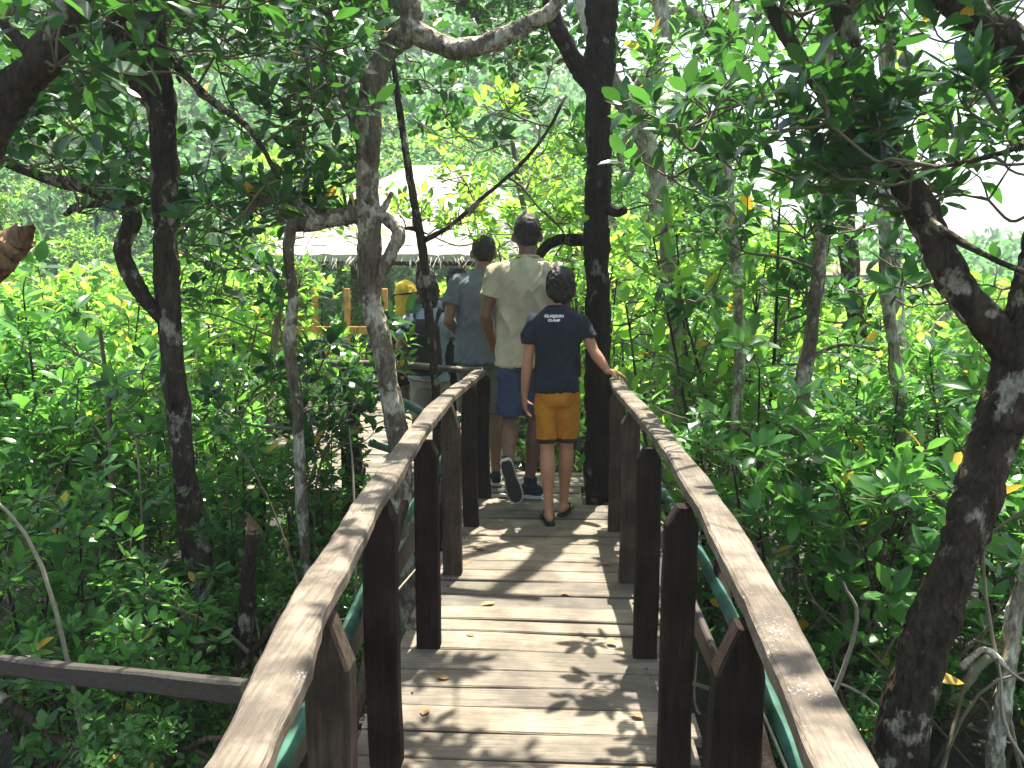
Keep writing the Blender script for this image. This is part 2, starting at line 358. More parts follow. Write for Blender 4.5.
def tree(name, label, cat, group, limbs, regions=(), world=(), bark='bark', leaf='leaf_dark', L=.128, Rr=.27, lod=0, parts=None, lump=.10, nl=(6, 10), extra_cluster=()):
    """limbs: lists of nodes; the first is the trunk. regions: boxes of image window and depth that hold sprays of leaves"""
    base = node(limbs[0][0])[:3]; root = empty(name, base); tag(root, label, cat, group)
    tr = Acc(); skel = []; pa = {}
    for k, lm in enumerate(limbs):
        nd = np.array([node(n) for n in lm]); c = catmull(nd, 14 if k == 0 else 9); c[:, 3] = np.maximum(c[:, 3], .002)
        c[1:-1, :3] += rng.normal(0, .025, (len(c) - 2, 3)) * c[1:-1, 3:4]; c[:, 3] *= 1 + .06 * np.sin(np.arange(len(c)) * rng.uniform(.35, .6) + rng.uniform(0, 6))
        pn = (parts or {}).get(k); A = pa.setdefault(pn, Acc()) if pn else tr
        tube(A, c[:, :3], c[:, 3], 18 if c[:, 3].max() > .03 else 9, 0, lump)
        skel += [x for x in c if x[2] > .5 or k > 0]
    tr.build('trunk', M[bark], root, base)
    for pn, A in pa.items(): A.build(pn, M[bark], root, base)
    ts = []
    for (x0, x1, y0, y1, d0, d1, n) in regions:
        for _ in range(n): ts.append(P(rng.uniform(x0, x1), rng.uniform(y0, y1), rng.uniform(d0, d1)))
    ts += [np.array(w, float) for w in world]
    if ts or extra_cluster:
        a = Acc(); lv = Leaves(); grow(a, lv, skel, ts, Rr, L, 0, nl=nl)
        for c_, n_, L_ in extra_cluster: cluster(a, lv, np.array(c_), .2, n_, L_, 0)
        lv.emit(a, 1, lod); a.build('crown', [M['twig'], M[leaf]], root, base)
    return root

# the overhead roof of leaves that dapples the walkway (shared out to the trees it belongs to)
def canopy(n, x0, x1, y0, y1, z0=3.4, z1=5.4, hole=True):
    out = []
    while len(out) < n:
        p = np.array([rng.uniform(x0, x1), rng.uniform(y0, y1), rng.uniform(z0, z1)])
        s = p[:2] - np.array([.089, .332]) * p[2]                     # where its shadow lands on the deck
        if hole and -1.0 < s[0] < .75 and (2.8 < s[1] < 4.8) and rng.random() < HOLE: continue
        if hole and -.9 < s[0] < .7 and (.8 < s[1] < 2.9) and rng.random() < HOLE2: continue
        out.append(p)
    return out
HOLE, HOLE2 = 1.0, .1

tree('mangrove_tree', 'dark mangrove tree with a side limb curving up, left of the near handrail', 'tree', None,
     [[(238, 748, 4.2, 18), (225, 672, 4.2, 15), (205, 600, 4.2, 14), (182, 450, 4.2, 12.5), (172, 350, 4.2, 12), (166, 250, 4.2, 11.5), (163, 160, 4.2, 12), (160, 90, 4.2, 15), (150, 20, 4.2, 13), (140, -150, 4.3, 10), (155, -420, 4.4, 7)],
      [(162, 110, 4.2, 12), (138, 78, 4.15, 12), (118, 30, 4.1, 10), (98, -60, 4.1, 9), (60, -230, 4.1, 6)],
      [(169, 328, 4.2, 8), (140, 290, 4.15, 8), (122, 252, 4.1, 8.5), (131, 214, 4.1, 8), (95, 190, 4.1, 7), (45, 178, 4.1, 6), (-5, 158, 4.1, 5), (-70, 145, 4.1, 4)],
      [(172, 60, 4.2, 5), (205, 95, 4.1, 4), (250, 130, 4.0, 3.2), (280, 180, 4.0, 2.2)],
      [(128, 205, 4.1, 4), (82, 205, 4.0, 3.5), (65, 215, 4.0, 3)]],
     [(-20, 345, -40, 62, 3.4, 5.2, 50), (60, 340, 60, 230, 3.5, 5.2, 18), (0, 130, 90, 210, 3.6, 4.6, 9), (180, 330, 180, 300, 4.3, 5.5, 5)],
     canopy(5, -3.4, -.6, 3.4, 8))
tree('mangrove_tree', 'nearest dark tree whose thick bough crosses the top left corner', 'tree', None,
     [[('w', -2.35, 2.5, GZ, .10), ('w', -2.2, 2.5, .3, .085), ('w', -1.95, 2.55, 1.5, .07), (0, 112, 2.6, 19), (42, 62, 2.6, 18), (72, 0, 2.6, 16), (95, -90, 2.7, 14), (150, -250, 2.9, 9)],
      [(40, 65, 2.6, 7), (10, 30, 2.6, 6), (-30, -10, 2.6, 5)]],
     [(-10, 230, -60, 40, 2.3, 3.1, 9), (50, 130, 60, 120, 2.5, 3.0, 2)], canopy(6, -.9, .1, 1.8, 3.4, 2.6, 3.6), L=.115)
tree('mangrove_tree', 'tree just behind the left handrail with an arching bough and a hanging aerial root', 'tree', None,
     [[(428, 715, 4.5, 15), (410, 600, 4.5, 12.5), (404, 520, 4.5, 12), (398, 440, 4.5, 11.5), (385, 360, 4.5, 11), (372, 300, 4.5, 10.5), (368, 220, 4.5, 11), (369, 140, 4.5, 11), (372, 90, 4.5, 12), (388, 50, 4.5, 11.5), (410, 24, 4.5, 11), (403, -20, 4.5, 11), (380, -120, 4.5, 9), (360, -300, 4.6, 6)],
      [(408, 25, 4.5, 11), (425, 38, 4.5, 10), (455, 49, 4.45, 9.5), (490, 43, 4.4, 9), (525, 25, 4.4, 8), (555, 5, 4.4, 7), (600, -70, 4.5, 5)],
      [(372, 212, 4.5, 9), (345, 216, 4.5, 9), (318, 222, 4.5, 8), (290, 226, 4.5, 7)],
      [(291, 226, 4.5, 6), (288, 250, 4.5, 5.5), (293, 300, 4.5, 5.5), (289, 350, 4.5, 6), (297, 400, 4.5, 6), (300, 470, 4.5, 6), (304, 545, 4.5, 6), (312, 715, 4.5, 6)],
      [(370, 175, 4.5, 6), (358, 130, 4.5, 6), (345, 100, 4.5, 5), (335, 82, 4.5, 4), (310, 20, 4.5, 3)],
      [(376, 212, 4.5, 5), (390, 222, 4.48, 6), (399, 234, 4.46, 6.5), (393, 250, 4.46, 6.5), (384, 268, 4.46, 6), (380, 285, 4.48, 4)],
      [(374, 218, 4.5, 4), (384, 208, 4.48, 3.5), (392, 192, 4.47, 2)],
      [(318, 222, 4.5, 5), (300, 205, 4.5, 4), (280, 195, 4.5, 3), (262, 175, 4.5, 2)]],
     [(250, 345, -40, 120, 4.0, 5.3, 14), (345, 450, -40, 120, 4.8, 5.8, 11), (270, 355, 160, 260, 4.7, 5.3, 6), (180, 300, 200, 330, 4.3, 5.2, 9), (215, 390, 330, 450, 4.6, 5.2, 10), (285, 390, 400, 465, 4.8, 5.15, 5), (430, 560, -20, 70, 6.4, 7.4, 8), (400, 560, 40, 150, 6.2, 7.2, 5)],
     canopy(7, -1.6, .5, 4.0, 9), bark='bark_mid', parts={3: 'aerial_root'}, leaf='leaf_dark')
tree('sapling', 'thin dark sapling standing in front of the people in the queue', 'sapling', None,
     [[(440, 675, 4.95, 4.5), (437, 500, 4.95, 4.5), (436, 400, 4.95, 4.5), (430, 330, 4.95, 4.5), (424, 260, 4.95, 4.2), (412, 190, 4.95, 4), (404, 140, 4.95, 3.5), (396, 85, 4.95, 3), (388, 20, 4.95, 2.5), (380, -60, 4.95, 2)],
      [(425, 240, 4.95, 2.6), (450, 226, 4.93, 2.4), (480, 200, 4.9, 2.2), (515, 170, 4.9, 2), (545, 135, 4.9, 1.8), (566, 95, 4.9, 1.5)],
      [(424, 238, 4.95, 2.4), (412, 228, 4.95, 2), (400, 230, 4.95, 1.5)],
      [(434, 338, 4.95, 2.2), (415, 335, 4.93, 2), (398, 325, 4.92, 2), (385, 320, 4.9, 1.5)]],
     [(450, 560, 150, 230, 4.9, 5.4, 4), (440, 570, 180, 262, 5.2, 6.0, 8), (385, 450, 160, 250, 5.2, 6.0, 3), (470, 530, 100, 160, 4.9, 5.3, 2), (385, 412, 350, 380, 4.8, 4.95, 1)], bark='bark', leaf='leaf_sunlit', Rr=.2, L=.085)
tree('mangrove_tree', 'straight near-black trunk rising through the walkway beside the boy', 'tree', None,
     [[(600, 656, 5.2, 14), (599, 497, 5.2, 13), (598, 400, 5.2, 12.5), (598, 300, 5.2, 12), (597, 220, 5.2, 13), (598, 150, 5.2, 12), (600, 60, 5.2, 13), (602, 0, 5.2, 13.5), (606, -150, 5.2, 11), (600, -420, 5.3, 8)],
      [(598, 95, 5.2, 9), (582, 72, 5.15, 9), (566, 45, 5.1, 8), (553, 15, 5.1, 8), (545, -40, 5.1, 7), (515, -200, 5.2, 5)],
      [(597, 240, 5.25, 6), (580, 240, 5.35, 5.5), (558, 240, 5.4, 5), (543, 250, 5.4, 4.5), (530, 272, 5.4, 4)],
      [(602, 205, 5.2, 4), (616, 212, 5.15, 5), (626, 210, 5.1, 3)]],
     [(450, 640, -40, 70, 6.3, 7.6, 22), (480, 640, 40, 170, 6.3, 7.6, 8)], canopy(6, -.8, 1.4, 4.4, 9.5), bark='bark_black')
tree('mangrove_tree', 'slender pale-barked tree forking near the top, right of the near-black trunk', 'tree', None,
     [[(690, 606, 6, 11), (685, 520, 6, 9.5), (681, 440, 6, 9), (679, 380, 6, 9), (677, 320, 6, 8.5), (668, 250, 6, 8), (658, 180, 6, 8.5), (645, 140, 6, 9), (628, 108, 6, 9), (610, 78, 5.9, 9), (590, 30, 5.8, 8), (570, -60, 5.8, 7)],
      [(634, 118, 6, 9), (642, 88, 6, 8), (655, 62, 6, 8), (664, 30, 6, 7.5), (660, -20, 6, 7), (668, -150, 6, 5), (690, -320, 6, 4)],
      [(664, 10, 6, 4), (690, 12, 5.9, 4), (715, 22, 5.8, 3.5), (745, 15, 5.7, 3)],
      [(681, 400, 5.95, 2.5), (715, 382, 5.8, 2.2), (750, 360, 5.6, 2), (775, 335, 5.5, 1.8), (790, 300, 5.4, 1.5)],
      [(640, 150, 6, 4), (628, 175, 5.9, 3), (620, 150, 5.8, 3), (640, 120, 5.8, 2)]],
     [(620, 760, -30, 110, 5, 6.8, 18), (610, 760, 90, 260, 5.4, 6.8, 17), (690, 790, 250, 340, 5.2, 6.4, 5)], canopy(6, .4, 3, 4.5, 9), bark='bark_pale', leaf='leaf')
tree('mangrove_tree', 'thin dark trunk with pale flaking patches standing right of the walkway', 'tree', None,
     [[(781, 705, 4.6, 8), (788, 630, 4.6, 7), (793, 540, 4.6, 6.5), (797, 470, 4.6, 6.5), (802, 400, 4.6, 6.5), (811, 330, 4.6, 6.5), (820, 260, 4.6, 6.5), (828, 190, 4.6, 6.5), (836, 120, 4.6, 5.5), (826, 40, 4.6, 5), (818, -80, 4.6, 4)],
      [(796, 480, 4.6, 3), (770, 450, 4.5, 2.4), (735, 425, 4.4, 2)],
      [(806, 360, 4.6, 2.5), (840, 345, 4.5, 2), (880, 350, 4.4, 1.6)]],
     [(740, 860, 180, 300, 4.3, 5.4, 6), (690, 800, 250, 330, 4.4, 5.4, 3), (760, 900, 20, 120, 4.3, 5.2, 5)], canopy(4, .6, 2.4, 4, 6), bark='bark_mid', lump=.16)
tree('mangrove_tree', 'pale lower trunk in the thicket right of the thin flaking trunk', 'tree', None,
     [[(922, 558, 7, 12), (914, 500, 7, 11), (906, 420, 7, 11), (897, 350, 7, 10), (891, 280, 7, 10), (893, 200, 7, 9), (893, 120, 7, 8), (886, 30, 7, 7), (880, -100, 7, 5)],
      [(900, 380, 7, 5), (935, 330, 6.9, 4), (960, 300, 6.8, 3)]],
     [(840, 1020, 60, 180, 6.4, 7.6, 4), (880, 1020, 290, 380, 6, 7.4, 8)], bark='bark_pale', leaf='leaf_sunlit')
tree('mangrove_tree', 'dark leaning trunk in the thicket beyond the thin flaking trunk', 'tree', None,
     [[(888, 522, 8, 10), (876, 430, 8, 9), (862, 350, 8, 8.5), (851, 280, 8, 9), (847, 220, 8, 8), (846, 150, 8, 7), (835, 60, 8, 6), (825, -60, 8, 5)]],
     [(780, 940, 40, 150, 7.2, 8.6, 5), (790, 900, 290, 380, 7, 8.4, 5)], bark='bark', leaf='leaf_sunlit')
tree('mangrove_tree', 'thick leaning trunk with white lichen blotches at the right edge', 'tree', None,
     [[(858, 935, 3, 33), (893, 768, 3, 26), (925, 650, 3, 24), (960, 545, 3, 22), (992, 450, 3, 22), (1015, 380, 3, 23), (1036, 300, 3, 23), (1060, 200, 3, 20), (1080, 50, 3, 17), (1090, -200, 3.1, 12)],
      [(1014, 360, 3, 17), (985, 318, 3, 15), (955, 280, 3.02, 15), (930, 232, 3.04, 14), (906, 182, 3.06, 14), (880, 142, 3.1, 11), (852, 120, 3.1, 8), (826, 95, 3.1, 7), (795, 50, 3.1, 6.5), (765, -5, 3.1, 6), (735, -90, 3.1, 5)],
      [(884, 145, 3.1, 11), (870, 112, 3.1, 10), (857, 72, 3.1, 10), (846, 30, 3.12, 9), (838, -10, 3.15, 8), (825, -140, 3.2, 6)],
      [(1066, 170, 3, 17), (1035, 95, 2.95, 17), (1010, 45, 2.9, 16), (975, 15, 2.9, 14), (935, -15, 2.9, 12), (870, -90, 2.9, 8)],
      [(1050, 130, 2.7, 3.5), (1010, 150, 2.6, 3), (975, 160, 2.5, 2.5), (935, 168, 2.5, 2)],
      [(905, 200, 3.05, 4), (950, 235, 2.9, 3.5), (1000, 262, 2.8, 3), (1060, 285, 2.8, 3)]],
     [(720, 1040, -50, 45, 2.7, 4.2, 18), (760, 1050, 110, 205, 2.5, 3.5, 17), (640, 850, 110, 215, 2.9, 4.0, 9), (940, 1040, 60, 140, 2.8, 3.8, 3), (900, 1040, 200, 290, 3.0, 4.2, 5)],
     canopy(8, .4, 2.8, 2.6, 5.5) + canopy(9, -.1, 1.1, 1.9, 3.9, 2.7, 3.8), bark='bark', L=.115, Rr=.24)
tree('mangrove_tree', 'slim mottled upright trunk between the pale-barked tree and the thin flaking trunk', 'tree', None,
     [[(735, 645, 5.4, 6), (738, 560, 5.4, 5.5), (734, 460, 5.4, 5), (740, 360, 5.4, 5), (736, 260, 5.4, 4.5), (728, 150, 5.4, 4), (735, 40, 5.4, 3.5), (740, -80, 5.4, 3)]],
     [(700, 800, -20, 90, 5, 6, 3)], bark='bark_pale', lump=.15)
tree('mangrove_tree', 'slim pale trunk with a dark knot standing left of the big leaning trunk', 'tree', None,
     [[(905, 690, 4.8, 7), (912, 600, 4.8, 6.5), (908, 500, 4.8, 6), (900, 400, 4.8, 6), (888, 300, 4.8, 5.5), (884, 190, 4.8, 5), (890, 60, 4.8, 4), (886, -80, 4.8, 3)]],
     [(850, 960, 230, 330, 4.6, 5.4, 3)], bark='bark_pale', lump=.15)
tree('sapling', 'crooked pale sapling stem beside the leaning trunk in the lower right corner', 'sapling', None,
     [[(992, 857, 3.4, 9), (996, 750, 3.4, 8.5), (1006, 685, 3.4, 8), (1016, 610, 3.4, 7.5), (1034, 540, 3.4, 6), (1050, 430, 3.4, 5), (1046, 300, 3.4, 4)],
      [(1008, 670, 3.4, 4), (985, 650, 3.3, 3.5), (960, 668, 3.2, 3)]],
     [(980, 1040, 545, 600, 3.1, 3.5, 1), (1000, 1060, 300, 420, 3.2, 3.6, 3)], bark='bark_pale', lump=.16, leaf='leaf')
tree('sapling', 'slim brown sapling in the shade between the right handrail and the leaning trunk', 'sapling', None,
     [[(852, 770, 4, 5), (850, 700, 4, 4.5), (846, 640, 4, 4), (841, 580, 4, 4), (840, 530, 4, 3), (836, 480, 4, 2.5)],
      [(846, 640, 4, 2.5), (820, 610, 4, 2), (800, 575, 3.95, 1.8)], [(841, 575, 4, 2.5), (870, 540, 4, 2), (900, 520, 4, 1.6)]],
     [(800, 900, 480, 600, 3.8, 4.3, 5), (830, 930, 620, 700, 3.8, 4.4, 3)], bark='twig', leaf='leaf')
tree('sapling', 'slim upright sapling in the dark thicket left of the big left tree', 'sapling', None,
     [[(108, 735, 4.4, 4), (110, 640, 4.4, 3.5), (109, 560, 4.4, 3.2), (112, 480, 4.4, 3), (108, 400, 4.4, 2.5), (100, 330, 4.4, 2)],
      [(110, 560, 4.4, 2.2), (70, 540, 4.3, 2), (30, 548, 4.2, 1.8)], [(109, 640, 4.4, 2.4), (140, 590, 4.3, 2), (172, 560, 4.2, 1.8)]],
     [(40, 180, 330, 520, 4.0, 4.8, 8), (20, 180, 540, 660, 4.0, 4.6, 6)], bark='twig', leaf='leaf')
tree('sapling', 'airy sapling with sparse bright leaves in front of the right side of the hut roof', 'sapling', None,
     [[(560, 520, 8, 5), (556, 420, 8, 4.5), (548, 330, 8, 4), (535, 250, 8, 3.5), (520, 190, 8, 3), (512, 140, 8, 2)], [(548, 320, 8, 3), (575, 260, 8, 2.5), (585, 200, 8, 2)]],
     [(450, 590, 140, 262, 7.3, 8.6, 15)], bark='twig', leaf='leaf_sunlit', Rr=.28)
tree('sapling', 'airy sapling with sparse bright leaves in front of the left side of the hut roof', 'sapling', None,
     [[(262, 520, 8, 5), (268, 420, 8, 4.5), (276, 330, 8, 4), (290, 250, 8, 3.5), (300, 190, 8, 3), (312, 150, 8, 2)]],
     [(255, 365, 165, 262, 7.4, 8.6, 10)], bark='twig', leaf='leaf_sunlit', Rr=.28)
# stump and dead wood
def stick(name, label, cat, nodes, bark, group=None, lump=.12, point=False):
    nd = np.array([node(n) for n in nodes]); c = catmull(nd, 8); a = Acc(); b = nd[0][:3]
    c[1:-1, :3] += rng.normal(0, .12, (len(c) - 2, 3)) * c[1:-1, 3:4]
    tube(a, c[:, :3], c[:, 3], 12 if c[:, 3].max() > .02 else 7, 0, lump)
    if point:                                            # torn, jagged end
        T, U, W = frames(c[:, :3]); n = 26; an = np.linspace(0, 2 * np.pi, n, endpoint=False); r0 = c[-1, 3]; e = c[-1, :3]; t = T[-1]
        dr = np.cos(an)[:, None] * U[-1] + np.sin(an)[:, None] * W[-1]; tall = r0 * (1.9 * (.5 + .5 * np.cos(an - 1)) ** 3 + rng.uniform(0, .8, n))
        V = np.vstack([e - t * r0 * .6 + dr * r0 * 1.03, e + t * tall[:, None] + dr * r0 * .9, e + t * (tall * .35)[:, None] + dr * r0 * .45, [e - t * r0 * .1]])
        j = np.arange(n); j2 = (j + 1) % n
        a.add(V, [np.vstack([np.stack([j + k * n, j2 + k * n, j2 + (k + 1) * n, j + (k + 1) * n], -1) for k in (0, 1)]), np.stack([j + 2 * n, j2 + 2 * n, np.full(n, 3 * n)], -1)], 1, False)
    tag(a.build(name, [M[bark], M['stub']], None, b), label, cat, group)
stick('stump', 'dead broken stump with a splintered reddish tip, left of the handrail', 'stump', [(233, 783, 3.9, 10), (240, 700, 3.9, 9), (245, 630, 3.9, 9), (250, 570, 3.9, 8), (253, 530, 3.9, 7.5)], 'bark', point=True)
stick('dead_log', 'thick snapped-off log end leaning in at the left edge', 'log', [('w', -3.5, 2.1, GZ, .07), ('w', -2.3, 2.05, .45, .055), (-60, 320, 2, 19), (-8, 266, 2, 17), (18, 240, 2, 15)], 'stub', point=True, lump=.04)
for lb, nd, bk in [
    ('arched pale bare twig hanging outside the right handrail', [(690, 470, 4.3, 2.2), (711, 495, 4.2, 2.6), (730, 532, 4.1, 3), (760, 553, 4.0, 3), (784, 592, 3.9, 2.4)], 'twig_pale'),
    ('pale slanting bough crossing the thicket in front of the pale lower trunk', [(838, 610, 5, 4), (850, 550, 5, 5), (872, 505, 5, 5), (915, 462, 5, 4), (950, 440, 5, 3)], 'twig_pale'),
    ('bleached looping twig left of the pale slanting bough', [(700, 400, 5, 2), (740, 470, 4.9, 2), (790, 500, 4.9, 2.2), (850, 480, 4.8, 2), (890, 470, 4.8, 1.6)], 'twig_pale'),
    ('brown bare bough slanting down into the lower left corner', [('w', -3.0, 3.4, .25, .02), (-30, 672, 3.2, 5), (0, 697, 3.1, 5.5), (50, 735, 3, 6), (92, 770, 2.9, 6), ('w', -1.4, 2.7, GZ, .03)], 'bark'),
    ('crooked grey root running out from under the left handrail', [('w', -1.7, 3.6, GZ, .02), (130, 762, 3.4, 4.5), (155, 745, 3.4, 4.5), (185, 750, 3.3, 4), (218, 738, 3.2, 3.5), ('w', -.9, 3.3, -.6, .01)], 'bark_grey'),
    ('bare forked twig standing in the thicket behind the dark side beam', [(75, 745, 3.9, 2.5), (115, 660, 3.9, 3), (130, 625, 3.9, 2.8), (150, 585, 3.9, 2.2), (168, 560, 3.9, 1.6)], 'twig_pale'),
    ('thin pale twig leaning left across the thicket above the side beam', [(190, 690, 4, 2.4), (120, 640, 4, 2.4), (100, 600, 4, 2), (60, 575, 4, 1.6)], 'twig_pale'),
    ('long horizontal fallen bough in the shade right of the handrail', [(850, 722, 4.2, 4), (900, 728, 4.2, 4.5), (960, 722, 4.2, 4), (1030, 690, 4.2, 3.5)], 'twig'),
    ('pale fallen bough slanting up at the lower right edge', [(950, 705, 3.9, 4), (975, 672, 3.9, 5), (1005, 640, 3.9, 5), (1040, 600, 3.9, 4)], 'twig_pale'),
    ('dark crooked bough slanting between the left handrail and the stump', [(225, 690, 3.6, 4), (262, 640, 3.6, 4.5), (300, 595, 3.7, 4), (345, 560, 3.8, 3)], 'bark'),
    ('dark knotted limb in front of the lower walkway planks on the left', [(350, 530, 5.2, 8), (356, 470, 5.2, 9), (350, 425, 5.2, 7), (372, 395, 5.2, 4)], 'bark'),
]: stick('bare_branch', lb, 'branch', nd, bk, 'bare dead branches in the thicket', .1)
# tangle of aerial roots and dead twigs near the mud
a = Acc()
for k in range(560):
    s = rng.choice([-1, 1], p=[.42, .58]); x = s * rng.uniform(1.0, 5.0) + (0 if s < 0 else -.1); y = rng.uniform(2.8, 9.5)
    if -3.2 < x < -.5 and 5.2 < y < 9.5: continue
    p0 = np.array([x, y, GZ]); h = rng.uniform(.3, 1.1) if k % 4 else rng.uniform(1.0, 1.9); p1 = p0 + np.array([rng.normal(0, .45), rng.normal(0, .4), h])
    tube(a, catmull([p0, p0 * .4 + p1 * .6 + rng.normal(0, .10, 3) + [0, 0, .1], p1], 5), np.linspace(.011, .004, 11) * rng.uniform(.6, 1.5), 5, int(rng.random() < .45), caps=False)
tag(a.build('root_tangle', [M['twig'], M['twig_pale']]), 'tangle of thin roots and dead twigs rising from the dark mud', 'roots', kind='stuff')

# ============================================================ SHRUBS (built once per kind, then copied)
def shrub_proto(h, seed, leaf, dens=1.0, L=.10):
    global rng; keep = rng; rng = np.random.default_rng(seed)
    st = Acc(); a = Acc(); lv = Leaves()
    for s in range(int(rng.integers(5, 8))):
        an = rng.uniform(0, 6.28); out = rng.uniform(.15, .6); top = np.array([math.cos(an) * out, math.sin(an) * out, h * rng.uniform(.72, 1.0)])
        b = np.array([math.cos(an) * .07, math.sin(an) * .07, 0]); m_ = b * .4 + top * .5 + rng.normal(0, .06, 3)
        p = catmull([b, m_, top], 9); tube(st, p, np.linspace(.016, .005, len(p)), 6, 0, .08)
        for k in range(3, len(p)):
            f = k / len(p); nb = 1 + (rng.random() < .6 * dens)
            if rng.random() > .25 + f: continue
            for _ in range(nb):
                d = unit(np.array([rng.normal(), rng.normal(), .25 + rng.random() * .6])); e = p[k] + d * rng.uniform(.12, .38)
                q = bez(p[k], e, .14, 4); tube(a, q, np.linspace(.005, .003, len(q)), 4, 0, caps=False)
                lv.rosette(e, unit(d * .5 + [0, 0, .8] + rng.normal(0, .2, 3)), int(rng.integers(5, 10)), L * rng.uniform(.8, 1.15))
        lv.rosette(top, np.array([0, 0, 1.0]), 9, L)
    lv.emit(a, 1, 0); ms = st.mesh('stems', [M['bark']]); mc = a.mesh('crown', [M['twig'], M[leaf]])
    rng = keep; return ms, mc
SH = [shrub_proto(1.0, s, m_, 1.0, l_) for s, m_, l_ in [(1, 'leaf', .05), (2, 'leaf', .052), (3, 'leaf_sunlit', .05), (4, 'leaf_sunlit', .048), (5, 'leaf', .046), (6, 'leaf_sunlit', .052)]] if False else \
     [shrub_proto(2.3, s, m_, 1.0, l_) for s, m_, l_ in [(1, 'leaf', .145), (2, 'leaf', .15), (3, 'leaf_sunlit', .14), (4, 'leaf_sunlit', .135), (5, 'leaf', .135), (6, 'leaf_sunlit', .15)]]
def put_shrub(x, y, k, s, label, group, name='mangrove_shrub', z=GZ):
    root = empty(name, (x, y, z), rng.uniform(0, 6.28)); root.scale = (s * rng.uniform(.95, 1.15), s * rng.uniform(.95, 1.15), s); tag(root, label, 'shrub', group)
    for nm, me in zip(('stems', 'crown'), SH[k]): link(bpy.data.objects.new(nm, me), root)
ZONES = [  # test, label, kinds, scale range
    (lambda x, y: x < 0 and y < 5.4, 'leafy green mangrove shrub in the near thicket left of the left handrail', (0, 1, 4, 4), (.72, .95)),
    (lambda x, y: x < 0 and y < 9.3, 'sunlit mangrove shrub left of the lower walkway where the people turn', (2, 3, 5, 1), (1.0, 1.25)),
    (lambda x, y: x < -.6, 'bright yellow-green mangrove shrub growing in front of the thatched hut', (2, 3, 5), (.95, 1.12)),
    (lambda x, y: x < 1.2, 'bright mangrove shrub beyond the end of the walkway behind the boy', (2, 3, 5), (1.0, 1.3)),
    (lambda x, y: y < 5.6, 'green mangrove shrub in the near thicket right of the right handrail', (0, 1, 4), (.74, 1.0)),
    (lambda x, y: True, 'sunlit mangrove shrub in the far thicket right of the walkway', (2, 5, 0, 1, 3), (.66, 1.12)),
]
spots = []
def try_spot(x, y, dmin):
    for (a_, b_) in spots:
        if (a_ - x) ** 2 + (b_ - y) ** 2 < dmin ** 2: return False
    spots.append((x, y)); return True
tries = 0
while tries < 6000:
    tries += 1
    y = rng.uniform(3.2, 13.5); x = rng.uniform(-.72 * y - .5, .60 * y + .5)
    if -1.45 < x < 1.15 and y < 6.6: continue
    if x < 0 and y < 4.2 and x > -1.75: continue
    if x > 0 and y < 4 and x < 1.45: continue
    if -3.5 < x < -.2 and 5.25 < y < 9.8: continue
    if .1 < x < 1.0 and y < 7.0: continue
    if x > 1.2 and y < 3.9: continue
    if y < 4.4 and -.53 < x / y < -.32: continue
    if y > 7.5 and .165 < x / y < .30: continue
    try_spot(x, y, .64 if y < 6 else .92)
for x, y, s_ in ((-1.55, 4.95, .62), (-2.05, 5.0, .66), (-2.6, 5.1, .72), (-3.1, 5.3, .8)): put_shrub(x, y, 0 if x > -2.3 else 2, s_, 'green mangrove shrub growing against the near edge of the lower walkway', 'shrubs along the lower walkway')
ns = 0
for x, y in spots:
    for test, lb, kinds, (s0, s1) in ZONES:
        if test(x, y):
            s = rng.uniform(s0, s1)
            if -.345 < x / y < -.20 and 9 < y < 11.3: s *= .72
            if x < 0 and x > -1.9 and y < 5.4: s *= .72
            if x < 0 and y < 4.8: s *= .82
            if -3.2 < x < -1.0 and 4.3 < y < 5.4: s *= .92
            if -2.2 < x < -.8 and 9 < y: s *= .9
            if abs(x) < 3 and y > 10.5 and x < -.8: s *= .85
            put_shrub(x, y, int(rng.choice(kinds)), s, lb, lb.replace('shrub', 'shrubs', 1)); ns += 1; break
print('shrubs', ns)
# low ground seedlings
for k in range(40):
    s = 1 if k % 2 else -1; x = s * rng.uniform(.95, 2.6); y = rng.uniform(2.6, 5.0)
    put_shrub(x, y, int(rng.choice([0, 1, 4, 4])), rng.uniform(.24, .38), 'knee-high mangrove seedling on the dark mud beside the walkway', 'mangrove seedlings', 'mangrove_seedling')

# ============================================================ TREES BEYOND
def tree_proto(h, seed, leaf):
    global rng; keep = rng; rng = np.random.default_rng(seed)
    st = Acc(); a = Acc(); lv = Leaves(); skel = []
    tr = catmull([(0, 0, 0, .10), (rng.normal(0, .15), rng.normal(0, .15), h * .35, .08), (rng.normal(0, .3), rng.normal(0, .3), h * .7, .055), (rng.normal(0, .4), rng.normal(0, .4), h * .97, .02)], 8)
    tube(st, tr[:, :3], tr[:, 3], 9, 0, .07); skel += [x for x in tr if x[2] > h * .22]
    for k in range(7):
        s = tr[int(rng.integers(6, 20))]; an = rng.uniform(0, 6.28); e = s[:3] + np.array([math.cos(an), math.sin(an), rng.uniform(.3, 1.1)]) * rng.uniform(.7, 1.5)
        p = bez(s[:3], e, .12, 9); r_ = np.linspace(s[3] * .6, .012, len(p)); tube(st, p, r_, 6, 0, .06); skel += [np.r_[q, w] for q, w in zip(p[2:], r_[2:])]
    ts = []
    while len(ts) < 62:
        p = rng.normal(0, 1, 3); p = p / np.linalg.norm(p) * rng.uniform(.35, 1) ** .5; p = p * np.array([1.7, 1.7, h * .40]) + [0, 0, h * .6]
        if noise.noise(Vector(p) * .9 + Vector((seed, 0, 0))) > -.12: ts.append(p)
    grow(a, lv, skel, ts, .42, .14, 0, (5, 8), (6, 9)); lv.emit(a, 1, 1)
    ms = st.mesh('trunk', [M['bark_grey']]); mc = a.mesh('crown', [M['twig'], M[leaf]]); rng = keep; return ms, mc
